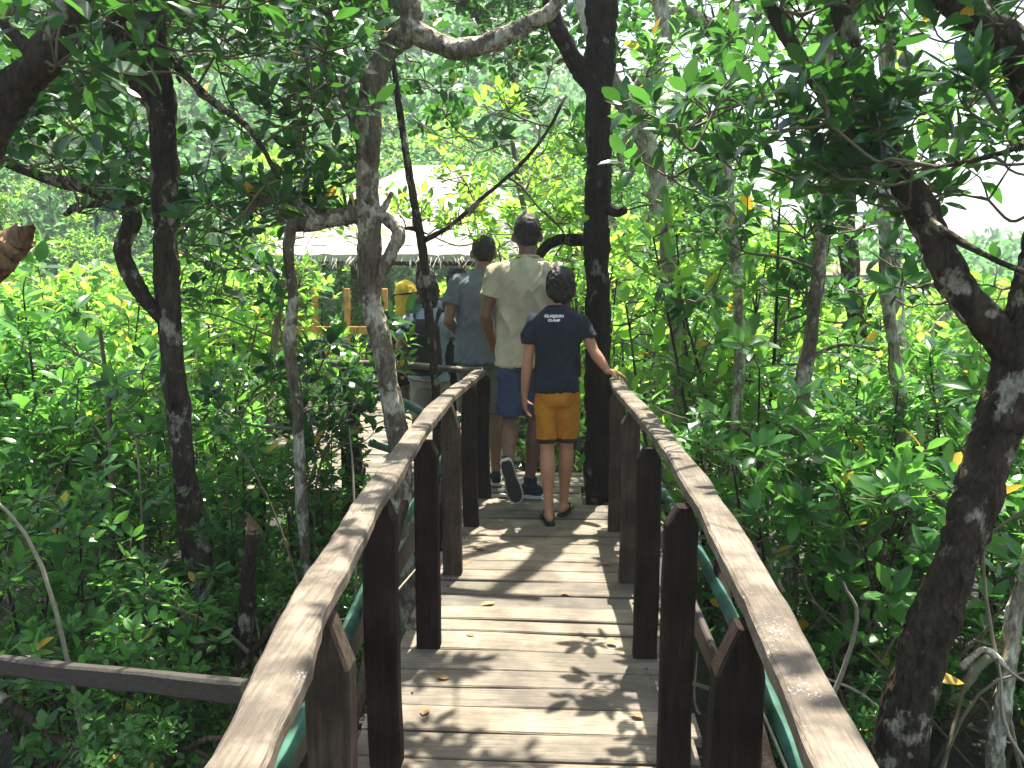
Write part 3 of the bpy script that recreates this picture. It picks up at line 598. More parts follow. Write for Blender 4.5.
TP = [tree_proto(6.0, 21, 'leaf_sunlit'), tree_proto(5.2, 22, 'leaf'), tree_proto(6.6, 23, 'leaf_sunlit'), tree_proto(5.6, 24, 'leaf_far')]
def put_tree(px, d, s, label, group, k=None):
    p = P(px, 300, d); root = empty('broadleaf_tree', (p[0], p[1], GZ), rng.uniform(0, 6.28)); root.scale = (s * rng.uniform(.9, 1.1),) * 2 + (s,)
    tag(root, label, 'tree', group); k = int(rng.integers(0, 4)) if k is None else k
    for nm, me in zip(('trunk', 'crown'), TP[k]): link(bpy.data.objects.new(nm, me), root)
for px, d, s in [(-60, 13, .95), (30, 17, 1.0), (130, 22, .95), (215, 18, .62), (-20, 24, 1.1), (60, 30, 1.2), (260, 27, .8)]:
    put_tree(px, d, s, 'bright leafy tree standing beyond the thicket left of the thatched hut', 'trees left of the hut')
for px, d, s in [(300, 24, 1.1), (385, 28, 1.15), (470, 24, 1.05), (545, 20, 1.1), (430, 33, 1.3), (520, 30, 1.3)]:
    put_tree(px, d, s, 'leafy tree standing behind the thatched hut', 'trees behind the hut')
for px, d, s in [(590, 12.5, .85), (650, 14, .95), (705, 17, .95), (620, 19, 1.2), (560, 15, .85), (680, 24, 1.3)]:
    put_tree(px, d, s, 'bright leafy tree beyond the near-black trunk and the pale trunk', 'trees behind the near-black trunk')
for px, d, s in [(760, 15, .42), (850, 17, .36), (960, 13, .36), (1060, 16, .5), (900, 24, .38), (800, 26, .42), (990, 28, .36), (735, 22, .6), (775, 13, .62)]:
    put_tree(px, d, s, 'leafy tree by the lagoon beyond the right thicket', 'trees by the lagoon')
# ============================================================ FOOTBRIDGE
bridge = empty('footbridge', (-.09, 2.5, 0)); tag(bridge, 'weathered plank footbridge with crooked wooden handrails on both sides', 'footbridge')
BO = (-.09, 2.5, 0)
a = Acc(); y = .35
while y < 5.72:
    w = rng.uniform(.095, .165); gap = rng.uniform(.006, .017); x0, x1 = -.60 + rng.normal(0, .012), .42 + rng.normal(0, .012)
    if 5.00 < y + w / 2 < 5.36: x1 = .145
    th = rng.normal(0, .006); z = -.017 + rng.normal(0, .0018)
    nseg = 9; xs = np.linspace(x0, x1, nseg); sag = rng.normal(0, .002, 3)
    e0 = np.cumsum(rng.normal(0, .0012, nseg)); e1 = np.cumsum(rng.normal(0, .0012, nseg)); V = []
    for i_, x in enumerate(xs):
        yy = y + (x + .09) * th; t = (x - x0) / (x1 - x0); zz = z + sag[0] * math.sin(t * 3.1) + sag[1] * math.sin(t * 6.2)
        for dy, dz in ((e0[i_] + .004, .016), (w + e1[i_] - .004, .016), (w + e1[i_], .011), (w + e1[i_], -.016), (e0[i_], -.016), (e0[i_], .011)): V.append((x, yy + dy, zz + dz))
    i_ = np.arange(nseg - 1)[:, None] * 6; j = np.arange(6)[None]; j2 = (j + 1) % 6
    q = np.stack([i_ + j, i_ + 6 + j, i_ + 6 + j2, i_ + j2], -1).reshape(-1, 4)
    a.add(V, [q, np.arange(6)[None], (np.arange(6) + (nseg - 1) * 6)[::-1][None]], 0, False)
    y += w + gap
a.build('deck', M['plank'], bridge, BO)
for x in (-.50, -.09, .32):
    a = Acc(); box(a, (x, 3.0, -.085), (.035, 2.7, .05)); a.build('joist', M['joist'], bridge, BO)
for y in (1.6, 3.35, 5.5):
    for x in (-.56, .38):
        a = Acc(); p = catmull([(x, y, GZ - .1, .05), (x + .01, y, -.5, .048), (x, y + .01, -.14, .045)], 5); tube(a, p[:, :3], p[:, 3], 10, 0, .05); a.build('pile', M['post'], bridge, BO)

def post(x, y, top, w, d, mt, parent, tilt=(0, 0), peak=.07, skew=.5, z0=-.001):
    """sawn post with a bevelled pointed head, a little bent"""
    a = Acc(); hw, hd = w / 2, d / 2; e = .006; n = 10; V = []
    zs = np.r_[np.linspace(z0, top - peak, n), top - peak * .66, top]; bend = rng.normal(0, .006, 2)
    for k, z in enumerate(zs):
        t = (z - z0) / (top - z0); ox = x + tilt[0] * t + bend[0] * math.sin(t * 3.1); oy = y + tilt[1] * t + bend[1] * math.sin(t * 3.1)
        f = 1.0 if k < n else (.80 if k == n else .42); W = hw * f * (1 + rng.normal(0, .015)); D = hd * (1.0 if k < n else .92)
        sx = ox + (skew - .5) * hw * 2 * (1 - f)
        V += [(sx - W + e, oy - D, z), (sx + W - e, oy - D, z), (sx + W, oy - D + e, z), (sx + W, oy + D - e, z), (sx + W - e, oy + D, z), (sx - W + e, oy + D, z), (sx - W, oy + D - e, z), (sx - W, oy - D + e, z)]
    m_ = len(zs); i = np.arange(m_ - 1)[:, None] * 8; j = np.arange(8)[None]; j2 = (j + 1) % 8
    a.add(V, [np.stack([i + j, i + j2, i + 8 + j2, i + 8 + j], -1).reshape(-1, 4), np.arange(8)[::-1][None], (np.arange(8) + (m_ - 1) * 8)[None]], 0, False)
    return a.build('post', M[mt], parent, BO if parent is not None and parent in HR else (0, 0, 0))
HR = []
# left rail: the handrail is a part, its posts are sub-parts
a = Acc()
sweep(a, [(-.372, .72, .80), (-.395, 1.0, .80), (-.440, 1.33, .805), (-.468, 1.7, .80), (-.50, 2.1, .80), (-.515, 2.7, .815), (-.53, 3.4, .825), (-.53, 4.1, .812), (-.515, 4.7, .80), (-.495, 5.08, .80)], .076, .036, wob=.0022)
hl = a.build('handrail', M['rail'], bridge, BO); HR.append(hl)
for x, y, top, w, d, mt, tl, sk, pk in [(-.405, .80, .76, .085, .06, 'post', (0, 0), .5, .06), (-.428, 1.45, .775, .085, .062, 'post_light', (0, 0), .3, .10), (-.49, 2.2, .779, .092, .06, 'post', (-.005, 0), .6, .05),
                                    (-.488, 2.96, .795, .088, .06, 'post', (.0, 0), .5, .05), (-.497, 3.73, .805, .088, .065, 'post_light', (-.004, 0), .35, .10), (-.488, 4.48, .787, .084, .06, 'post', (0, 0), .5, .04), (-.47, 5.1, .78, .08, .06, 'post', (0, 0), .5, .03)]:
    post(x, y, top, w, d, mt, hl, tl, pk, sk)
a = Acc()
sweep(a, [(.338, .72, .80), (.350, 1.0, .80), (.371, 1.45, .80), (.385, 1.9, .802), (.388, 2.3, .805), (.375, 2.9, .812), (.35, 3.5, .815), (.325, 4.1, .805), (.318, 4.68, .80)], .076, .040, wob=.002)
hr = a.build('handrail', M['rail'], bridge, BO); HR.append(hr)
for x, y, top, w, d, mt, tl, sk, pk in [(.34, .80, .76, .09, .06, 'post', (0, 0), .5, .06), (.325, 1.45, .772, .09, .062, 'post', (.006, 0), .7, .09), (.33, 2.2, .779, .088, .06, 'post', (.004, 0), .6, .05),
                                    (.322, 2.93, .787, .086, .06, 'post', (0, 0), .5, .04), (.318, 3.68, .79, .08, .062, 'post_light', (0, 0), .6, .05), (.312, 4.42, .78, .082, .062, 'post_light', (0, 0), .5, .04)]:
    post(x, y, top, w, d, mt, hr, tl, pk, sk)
# low side boards and struts outside the posts
for pts, w, t, mt in [([(-.56, .6, .36), (-.575, 2.0, .37), (-.585, 3.6, .34), (-.57, 5.0, .36)], .02, .08, 'joist'), ([(.43, .6, .34), (.425, 2.2, .36), (.41, 3.6, .35), (.40, 4.7, .36)], .02, .08, 'joist'),
                      ([(.44, 1.0, .08), (.43, 2.15, .62)], .025, .06, 'post'), ([(-.60, 2.15, .02), (-.57, 2.95, .56)], .03, .045, 'post_light')]:
    a = Acc(); sweep(a, pts, w, t, wob=.003); a.build('side_board', M[mt], bridge, BO)

# nail heads in the rails and the deck
def nails(pts, parent):
    a = Acc()
    for p in pts: tube(a, np.array([[p[0], p[1], p[2] - .004], [p[0], p[1], p[2]], [p[0], p[1], p[2] + .0012]]), .0042, 7)
    tag(a.build('nail_heads', M['nail'], parent, BO), kind='stuff')
M['nail'] = plain('rusty_nail', (.05, .03, .02), .6, .3)
nails([(x + rng.normal(0, .006), yy + rng.normal(0, .008), .0) for yy in np.arange(.5, 4.9, .075) for x in (-.50, .32)], bridge)
# green pipes tied outside the posts
def pipe(label, pts, r, mt, grp='green pipes along the footbridge'):
    a = Acc(); p = catmull(pts, 10); tube(a, p, r, 12); o = a.build('water_pipe', M[mt]); tag(o, label, 'pipe', grp); return o
pipe('green water pipe slung outside the left handrail posts', [(-.50, .6, .52), (-.525, 1.2, .47), (-.56, 1.9, .44), (-.585, 2.6, .47), (-.60, 3.3, .45), (-.60, 4.2, .46), (-.64, 5.0, .47), (-.66, 5.35, .46)], .019, 'pipe')
pipe('green water pipe slung high outside the right handrail posts', [(.385, .6, .62), (.398, 1.2, .60), (.405, 1.9, .61), (.415, 2.6, .58), (.40, 3.4, .56), (.385, 4.6, .56)], .016, 'pipe')
pipe('lower green water pipe near the deck outside the right handrail', [(.46, .6, .26), (.465, 1.5, .27), (.465, 2.4, .24), (.46, 3.4, .25), (.44, 4.8, .24)], .015, 'pipe')
pipe('pale green pipe crossing behind the end of the left handrail, the upper one', [(-1.2, 5.35, .60), (-1.0, 5.3, .56), (-.85, 5.22, .50), (-.66, 5.14, .46)], .03, 'pipe_pale')
pipe('pale green pipe crossing behind the end of the left handrail, the lower one', [(-1.25, 5.3, .30), (-1.05, 5.25, .25), (-.85, 5.18, .20), (-.64, 5.12, .12)], .027, 'pipe_pale')

# dark beam at the lower left
p0, p1 = P(-60, 657, 2.35), P(248, 692, 1.62)
a = Acc(); sweep(a, [p0, p0 * .5 + p1 * .5 + [0, 0, -.004], p1], .03, .052, wob=.002, k=10); bm = a.build('side_beam', M['beam'])
tag(bm, 'dark squared wooden beam running left from the near handrail', 'beam')
a = Acc()
for q in (p0,): tube(a, np.array([[q[0] + .15, q[1] - .03, GZ - .05], [q[0] + .15, q[1] - .03, -.2], [q[0] + .15, q[1] - .03, q[2] - .02]]), .035, 9, 0, .05)
c_ = a.build('post', M['post'], bm)

# lower walkway on the left where the queue stands
plat = empty('walkway', (-1.8, 7.3, -.15)); tag(plat, 'lower plank walkway on the left leading toward the thatched hut', 'walkway'); PO = (-1.8, 7.3, -.15)
a = Acc(); y = 5.78
while y < 11.0:
    w = rng.uniform(.12, .18); x0, x1 = (-2.35, -.35) if y < 7.2 else (-2.7, -1.0)
    box(a, ((x0 + x1) / 2 + rng.normal(0, .015), y + w / 2, -.167 + rng.normal(0, .002)), ((x1 - x0) / 2, w / 2, .016)); y += w + rng.uniform(.006, .015)
a.build('deck', M['plank'], plat, PO)
for x in (-2.25, -1.7, -1.1):
    a = Acc(); box(a, (x, 8.4, -.235), (.04, 2.6, .05)); a.build('joist', M['joist'], plat, PO)
for x, y in ((-2.25, 5.9), (-1.1, 5.9), (-2.25, 8.5), (-1.1, 8.5), (-2.25, 10.8), (-1.1, 10.8)):
    a = Acc(); tube(a, np.array([[x, y, GZ - .1], [x, y, -.6], [x, y, -.18]]), .05, 10, 0, .05); a.build('pile', M['post'], plat, PO)
a = Acc(); p = catmull([(-.49, 5.15, .80, .02), (-.8, 5.3, .80, .022), (-1.15, 5.42, .815, .022), (-1.55, 5.5, .80, .022)], 8); tube(a, p[:, :3], p[:, 3], 9, 0, .07)
pr = a.build('rail_pole', M['rail'], plat, PO)
for x, y in ((-1.45, 5.48),):
    a = Acc(); box(a, (x, y, .3), (.04, .03, .47)); a.build('post', M['post'], pr, PO)

# ============================================================ THATCHED HUT
H0 = np.array([-1.98, 13.4, -.25]); hut = empty('thatched_hut', H0); tag(hut, 'open hut with a pale sunlit thatched roof among the trees', 'hut')
def hp(v): return v
a = Acc()                                              # hipped thatch built up in shaggy courses
ex, ey, ridge, ze, zr = 2.4, 2.1, .42, 1.66, 3.12
nc = 13
for c in range(nc):
    f0, f1 = c / nc, (c + 1.35) / nc; f1 = min(f1, 1)
    def ring(f, lift):
        hx = ex + (ridge - ex) * f; hy = ey * (1 - f) + .04; z = ze + (zr - ze) * (f ** .93) + lift; pts = []
        for (sx, sy, tx, ty) in ((-1, -1, 1, -1), (1, -1, 1, 1), (1, 1, -1, 1), (-1, 1, -1, -1)):
            n_ = 46 if sy == ty else 34
            for k in range(n_):
                t = k / n_; pts.append((hx * (sx + (tx - sx) * t), hy * (sy + (ty - sy) * t), z))
        return np.array(pts)
    r0, r1 = ring(f0, .02), ring(f1, .012); n_ = len(r0); r0[:, 2] += rng.normal(0, .008, n_) - .004; r0[:, :2] *= (1 + rng.normal(0, .002, (n_, 1)))
    r2 = ring(f0 + .012, -.015 if c else -.10)
    v = np.vstack([r2, r0, r1]) + [H0[0], H0[1], 0]; j = np.arange(n_); j2 = (j + 1) % n_
    a.add(v, [np.vstack([np.stack([j, j2, j2 + n_, j + n_], -1), np.stack([j + n_, j2 + n_, j2 + 2 * n_, j + 2 * n_], -1)])], 0, False)
# straw fringe at the eaves and loose straws
for k in range(3600):
    s = rng.integers(0, 4); t = rng.uniform(-1, 1); f = 0 if k < 900 else rng.uniform(0, .95)
    hx = ex + (ridge - ex) * f; hy = ey * (1 - f); z = ze + (zr - ze) * f ** .93 + .02
    x, yv, nx_, ny_ = [(t * hx, -hy, 0, -1), (t * hx, hy, 0, 1), (-hx, t * hy, -1, 0), (hx, t * hy, 1, 0)][s]
    b = np.array([H0[0] + x, H0[1] + yv, z]); d = unit(np.array([nx_ * .5 + rng.normal(0, .3), ny_ * .5 + rng.normal(0, .3), -.7])); l = rng.uniform(.12, .28); sd = unit(np.cross(d, [nx_, ny_, .5])) * .008
    a.add([b - sd, b + sd, b + d * l + sd * .3, b + d * l - sd * .3 + np.array([nx_, ny_, 0]) * .006], [np.array([[0, 1, 2, 3]])], 0, False)
a.build('roof', M['thatch'], hut, H0)
a = Acc(); box(a, (H0[0], H0[1], -.33), (2.1, 1.95, .06)); a.build('floor', M['joist'], hut, H0)
for x in (-1.8, -.6, .6, 1.8):
    for y in (-1.7, 1.7):
        a = Acc(); box(a, (H0[0] + x, H0[1] + y, .6), (.055, .055, 1.1), bev=.01); a.build('post', M['hutwood'] if y < 0 else M['bamboo'], hut, H0)
for x in (-1.9, 1.9):
    for y in (-1.7, 1.7):
        a = Acc(); tube(a, np.array([[H0[0] + x, H0[1] + y, GZ - .1], [H0[0] + x, H0[1] + y, -.7], [H0[0] + x, H0[1] + y, -.39]]), .07, 9, 0, .04); a.build('stilt', M['post'], hut, H0)
for y in (-1.78, 1.78):
    a = Acc(); box(a, (H0[0], H0[1] + y, 1.62), (1.95, .024, .05)); a.build('eave_beam', M['bamboo'], hut, H0)
# yellow balustrade in front of it
bal = empty('balustrade', (-3.1, 10.9, -.15)); tag(bal, 'varnished yellow wooden balustrade on the lower walkway, left of the pale bent limb', 'balustrade'); O = (-3.1, 10.9, -.15)
for px in (255, 282, 315, 347, 385):
    q = P(px, 300, 11.0); a = Acc(); box(a, (q[0], 11.0, .5), (.036, .036, .72), bev=.006); a.build('post', M['hutwood'], bal, O)
l_, r_ = P(235, 300, 11.0)[0], P(396, 300, 11.0)[0]
for z, h in ((.66, .055), (.30, .03)):
    a = Acc(); box(a, ((l_ + r_) / 2, 10.93, z), ((r_ - l_) / 2, .018, h), bev=.005); a.build('rail_board', M['hutwood'], bal, O)
a = Acc(); box(a, ((l_ + r_) / 2, 11.05, -.19), ((r_ - l_) / 2 + .1, .3, .03)); a.build('deck', M['plank'], bal, O)
for px in (245, 390):
    q = P(px, 300, 11.1); a = Acc(); tube(a, np.array([[q[0], 11.1, GZ - .1], [q[0], 11.1, -.6], [q[0], 11.1, -.22]]), .045, 8); a.build('pile', M['post'], bal, O)
# small shelter far right
sh = P(848, 278, 22); S0 = np.array([sh[0], 22.0, GZ]); st = empty('shelter', S0); tag(st, 'distant low shelter with brown posts glimpsed behind the dark leaning trunk', 'shelter')
a = Acc()
for sx in (-1, 1):
    V = [(S0[0] - .9, 22, 1.75), (S0[0] + .9, 22, 1.75), (S0[0] + 1.05, 22 + sx * 1.0, 1.4), (S0[0] - 1.05, 22 + sx * 1.0, 1.4)]; V = V + [(p[0], p[1], p[2] - .06) for p in V]
    a.add(V, [np.array([[0, 1, 2, 3], [7, 6, 5, 4], [0, 4, 5, 1], [1, 5, 6, 2], [2, 6, 7, 3], [3, 7, 4, 0]])], 0, False)
a.build('roof', M['bamboo'], st, S0)
for x in (-.85, -.25, .3, .85):
    a = Acc(); box(a, (S0[0] + x, 21.3, .15), (.07, .07, 1.25)); a.build('post', M['stub'], st, S0)
# dry leaves lying on the deck
for k, (px, d) in enumerate([(480, 3.35), (486, 4.05), (560, 3.5), (618, 3.0), (450, 2.7), (632, 2.5), (500, 4.6), (470, 3.9), (610, 3.9), (530, 4.9), (420, 2.45), (465, 3.05)]):
    q = P(px, 600, d); a = Acc(); lv = Leaves(); an = rng.uniform(0, 6.28)
    lv.b = [np.array([[q[0], d, .006]])]; lv.d = [np.array([[math.cos(an), math.sin(an), .1]])]; lv.n = [np.array([[0.05, 0, 1.0]])]; lv.l = [np.array([.07 if k < 2 else .05])]; lv.w = [np.array([.03])]
    lv.emit(a, 0, 0); o = a.build('fallen_leaf', plain('dry_leaf', (.22, .12, .05) if k % 3 else (.42, .30, .08), .6, .3)); tag(o, 'dry fallen leaf lying on the deck planks', 'leaf', 'fallen leaves on the deck')
# ============================================================ PEOPLE
def ell(acc, c, r, seg=20, rings=14, rot=None, mat=0):
    t = np.linspace(0, np.pi, rings + 1)[1:-1]; a = np.linspace(0, 2 * np.pi, seg, endpoint=False)
    v = np.stack([np.sin(t)[:, None] * np.cos(a), np.sin(t)[:, None] * np.sin(a), np.cos(t)[:, None] * np.ones((1, seg))], -1).reshape(-1, 3)
    v = np.vstack([[0, 0, 1.0], v, [0, 0, -1.0]]) * np.array(r)
    if rot is not None: v = v @ np.array(rot).T
    k = rings - 1; i = 1 + np.arange(k - 1)[:, None] * seg; j = np.arange(seg)[None]; j2 = (j + 1) % seg
    q = np.stack([i + j, i + seg + j, i + seg + j2, i + j2], -1).reshape(-1, 4); j = np.arange(seg); j2 = (j + 1) % seg
    acc.add(v + np.array(c), [q, np.stack([np.zeros(seg, int), 1 + j, 1 + j2], -1), np.stack([np.full(seg, 1 + k * seg), 1 + (k - 1) * seg + j2, 1 + (k - 1) * seg + j], -1)], mat)
def stackrings(acc, rings, seg=28, ex=2.3, k=4):
    """closed stack of superelliptic sections: (cx, cy, cz, half width, half depth)"""
    c = catmull(np.array(rings, float), k); a = np.linspace(0, 2 * np.pi, seg, endpoint=False)
    cs = np.sign(np.cos(a)) * np.abs(np.cos(a)) ** (2 / ex); sn = np.sign(np.sin(a)) * np.abs(np.sin(a)) ** (2 / ex)
    v = np.stack([c[:, 0:1] + c[:, 3:4] * cs, c[:, 1:2] + c[:, 4:5] * sn, c[:, 2:3] + 0 * cs], -1); n = len(c)
    i = np.arange(n - 1)[:, None] * seg; j = np.arange(seg)[None]; j2 = (j + 1) % seg
    acc.add(v, [np.stack([i + j, i + j2, i + seg + j2, i + seg + j], -1).reshape(-1, 4), np.arange(seg)[::-1][None], (np.arange(seg) + (n - 1) * seg)[None]])
def limb(acc, nodes, n=16, k=6):
    c = catmull(np.array(nodes, float), k); tube(acc, c[:, :3], c[:, 3], n)
    ell(acc, c[0, :3], [c[0, 3]] * 3, n, 8); ell(acc, c[-1, :3], [c[-1, 3]] * 3, n, 8)
def meld(acc, vox=.007, smooth=6, folds=0.0, fold_scale=(9, 9, 3), seed=0, pull=None, extra=None):
    """one continuous surface out of overlapping sections"""
    me = acc.mesh('tmp', []); o = bpy.data.objects.new('tmp', me); col.objects.link(o)
    md = o.modifiers.new('r', 'REMESH'); md.mode = 'VOXEL'; md.voxel_size = vox
    sm = o.modifiers.new('s', 'SMOOTH'); sm.factor = .5; sm.iterations = smooth
    bpy.context.view_layer.update(); dg = bpy.context.evaluated_depsgraph_get(); ev = bpy.data.meshes.new_from_object(o.evaluated_get(dg))
    bpy.data.objects.remove(o); bpy.data.meshes.remove(me)
    n = len(ev.vertices); V = np.empty(n * 3, np.float32); ev.vertices.foreach_get('co', V); V = V.reshape(-1, 3)
    if folds:
        N = np.empty(n * 3, np.float32); ev.vertices.foreach_get('normal', N); N = N.reshape(-1, 3); s = Vector(fold_scale); off = Vector((seed * 3.1, seed, 0))
        sk = Vector((1, 1, 1)); d = np.array([.55 - 2.0 * abs(noise.noise(Vector((v[0] + .35 * v[2], v[1], v[2])) * s * 1.0 + off)) - .9 * abs(noise.noise(Vector((v[0] - .5 * v[2], v[1], v[2])) * s * 2.2 + off)) for v in V]); d = np.clip(d + .12, -.55, .6)
        V = V + N * (d * folds)[:, None]
    if pull: V = pull(V)
    P_ = [list(p.vertices) for p in ev.polygons]; bpy.data.meshes.remove(ev)
    out = Acc(); T = np.array([len(p) for p in P_])
    for k in (3, 4):
        f = np.array([p for p in P_ if len(p) == k])
        if len(f): out.add(V if out.n == 0 else np.zeros((0, 3)), [f - (out.n if out.n else 0)] if out.n else [f])
    if extra: extra(out)
    return out
def hand(acc, w, d, nrm, s, side, curl=(15, 30, 25), spread=5, thumb_curl=20):
    """palm and five fingers; w wrist, d towards the fingers, nrm back of the hand, side = where the thumb is"""
    d = unit(d); nrm = unit(np.array(nrm, float) - d * (np.array(nrm, float) @ d)); t = np.cross(nrm, d) * side
    a = Acc(); palm = []
    for f, hw, hd in ((-.012, .024, .018), (.01, .030, .0165), (.05, .040, .015), (.085, .041, .0125), (.094, .037, .010)):
        palm.append((f, hw, hd))
    for i in range(len(palm) - 1):
        for g_ in np.linspace(0, 1, 4):
            f, hw, hd = [palm[i][q] * (1 - g_) + palm[i + 1][q] * g_ for q in range(3)]
            for u in (-.66, -.22, .22, .66): ell(a, w + s * (d * f + t * hw * u), [s * max(hd, .012)] * 3, 8, 6)
    def finger(base, dir_, l, r, cu):
        p = base.copy(); dd = unit(dir_); nodes = [np.r_[p - dd * .012 * s, r]]; nn = nrm
        ax = np.cross(dd, nn)
        for L_, c_, rr in zip((.42, .32, .26), cu, (1, .92, .8)):
            dd = unit(dd * math.cos(R(c_)) - nn * math.sin(R(c_))); nn = unit(np.cross(ax, dd)); p = p + dd * l * L_; nodes.append(np.r_[p, r * rr])
        limb(a, nodes, 8, 3)
    for k, (u, l) in enumerate(((.030, .072), (.011, .080), (-.010, .075), (-.030, .058))):
        ang = R((1.5 - k) * spread); dr = d * math.cos(ang) + t * math.sin(ang)
        finger(w + s * (d * .088 + t * u), dr, l * s, (.0082 if k < 3 else .0072) * s, [c + k * 3 for c in curl])
    finger(w + s * (d * .022 + t * .030), unit(d * .68 + t * .72 - nrm * .18), .066 * s, .0098 * s, (thumb_curl, thumb_curl, 15))
    m_ = meld(a, .0024 * s, 2); acc.add(m_.V[0], [np.concatenate([l.reshape(-1, k)]) for l, k in zip(m_.L, [t_[0] for t_ in m_.T])])
def foot(acc, ank, d, s, up=(0, 0, 1), bare=True):
    d = unit(d); up = unit(np.array(up, float) - d * (np.array(up, float) @ d)); sd = np.cross(d, up); r = .001
    for f, h, w, hh in ((-.045, -.045, .026, .028), (-.02, -.040, .030, .034), (.03, -.046, .032, .028), (.08, -.055, .038, .02), (.12, -.062, .040, .014), (.15, -.064, .036, .011)):
        ell(acc, ank + s * (d * f + up * h), (np.array([w * 1.05, .036, hh * 1.05])) * s, 14, 10, rot=np.stack([sd, d, up], 1))
    if bare:
        for k, (u, l, r_) in enumerate(((-.024, .012, .013), (-.006, .010, .010), (.009, .006, .009), (.022, .001, .0085), (.033, -.008, .008))):
            ell(acc, ank + s * (d * (.165 + l) + sd * u + up * -.066), np.array([r_, .016, r_]) * s, 8, 6, rot=np.stack([sd, d, up], 1))
def shoe(parent, ank, d, s, mt, sole, up=(0, 0, 1), high=.03):
    d = unit(d); up = unit(np.array(up, float) - d * (np.array(up, float) @ d)); sd = np.cross(d, up); rot = np.stack([sd, d, up], 1)
    a = Acc()
    for f, h, w, hh in ((-.05, -.038, .034, .040), (-.02, -.03, .037, .045), (.03, -.036, .038, .040), (.08, -.048, .043, .028), (.13, -.055, .043, .022), (.165, -.060, .036, .016)):
        ell(a, ank + s * (d * f + up * h), np.array([w, .04, hh]) * s, 16, 10, rot=rot)
    if high: tube(a, np.array([ank + s * (-d * .012 - up * .03), ank + s * (-d * .008 + up * .01), ank + s * (-d * .006 + up * high)]), np.array([.043, .041, .043]) * s, 16)
    m_ = meld(a, .006, 3); o = m_.build('shoe', M[mt], parent)
    V = []; out = [(-.085, .022), (-.07, .034), (-.03, .038), (.03, .036), (.09, .046), (.14, .046), (.175, .034), (.192, .012)]
    L_ = [(f, w) for f, w in out] + [(f, -w) for f, w in out[::-1]]
    n = len(L_); hts = (-.082, -.060); a = Acc()
    for h, g in ((hts[0], .96), (hts[0] + .006, 1.02), (hts[1] - .004, 1.02), (hts[1], .96)):
        V += [ank + s * (d * f * (g if f > 0 else g) + sd * w * g + up * h) for f, w in L_]
    i = np.arange(3)[:, None] * n; j = np.arange(n)[None]; j2 = (j + 1) % n
    a.add(np.array(V), [np.stack([i + j, i + n + j, i + n + j2, i + j2], -1).reshape(-1, 4), np.arange(n)[None], (np.arange(n) + 3 * n)[::-1][None]], 0, False)
    so = a.build('sole', M[sole], o)
    a = Acc(); V = [ank + s * (d * (f * .93 + .004) + sd * w * .88 + up * h) for h in (-.0855, -.0815) for f, w in L_]; j = np.arange(n); j2 = (j + 1) % n
    a.add(np.array(V), [np.stack([j, j + n, j2 + n, j2], -1), j[None], (j + n)[::-1][None]], 0, False); a.build('tread', M['rubber'], so)
    return o
def skin_mat(name, c):
    m, nt, N, Lk = mat(name); n = noise_n(nt, 22, 4); r = ramp(nt, [(.3, tuple(x * .85 for x in c)), (.7, tuple(x * 1.12 for x in c))]); Lk(n.outputs[0], r.inputs[0])
    p = finish(nt, r, .5, n, .08, .003, .4); p.inputs['Subsurface Weight'].default_value = .08; p.inputs['Subsurface Radius'].default_value = (.02, .008, .004); M[name] = m
skin_mat('skin_tan', (.42, .20, .11)); skin_mat('skin_brown', (.24, .11, .06)); skin_mat('skin_dark', (.17, .08, .048))
m, nt, N, Lk = mat('hair_black'); n = noise_n(nt, 60, 5, (1, 1, .18)); r = ramp(nt, [(.3, (.006, .005, .005)), (.75, (.028, .022, .02))]); Lk(n.outputs[0], r.inputs[0]); finish(nt, r, .62, n, .8, .004, .3); M['hair'] = m
for nm, c in dict(navy=(.018, .022, .032), khaki=(.42, .385, .255), greyblue=(.135, .155, .18), mustard=(.44, .18, .018), denim=(.05, .078, .15), olive=(.16, .165, .13), cuff=(.03, .025, .022), scarf=(.58, .40, .05),
                 black_cloth=(.016, .016, .018), lightblue=(.34, .40, .50), grey_tee=(.22, .23, .25), darkpants=(.03, .032, .04), white=(.8, .8, .78), beige=(.32, .28, .22), shoe_dark=(.02, .03, .045), rubber=(.03, .028, .028), sole_white=(.5, .49, .46), bag=(.02, .022, .026), patch=(.35, .35, .36)).items():
    M[nm] = cloth(nm, c, .1 if nm not in ('denim', 'khaki') else .16, .9 if nm not in ('rubber',) else .55)

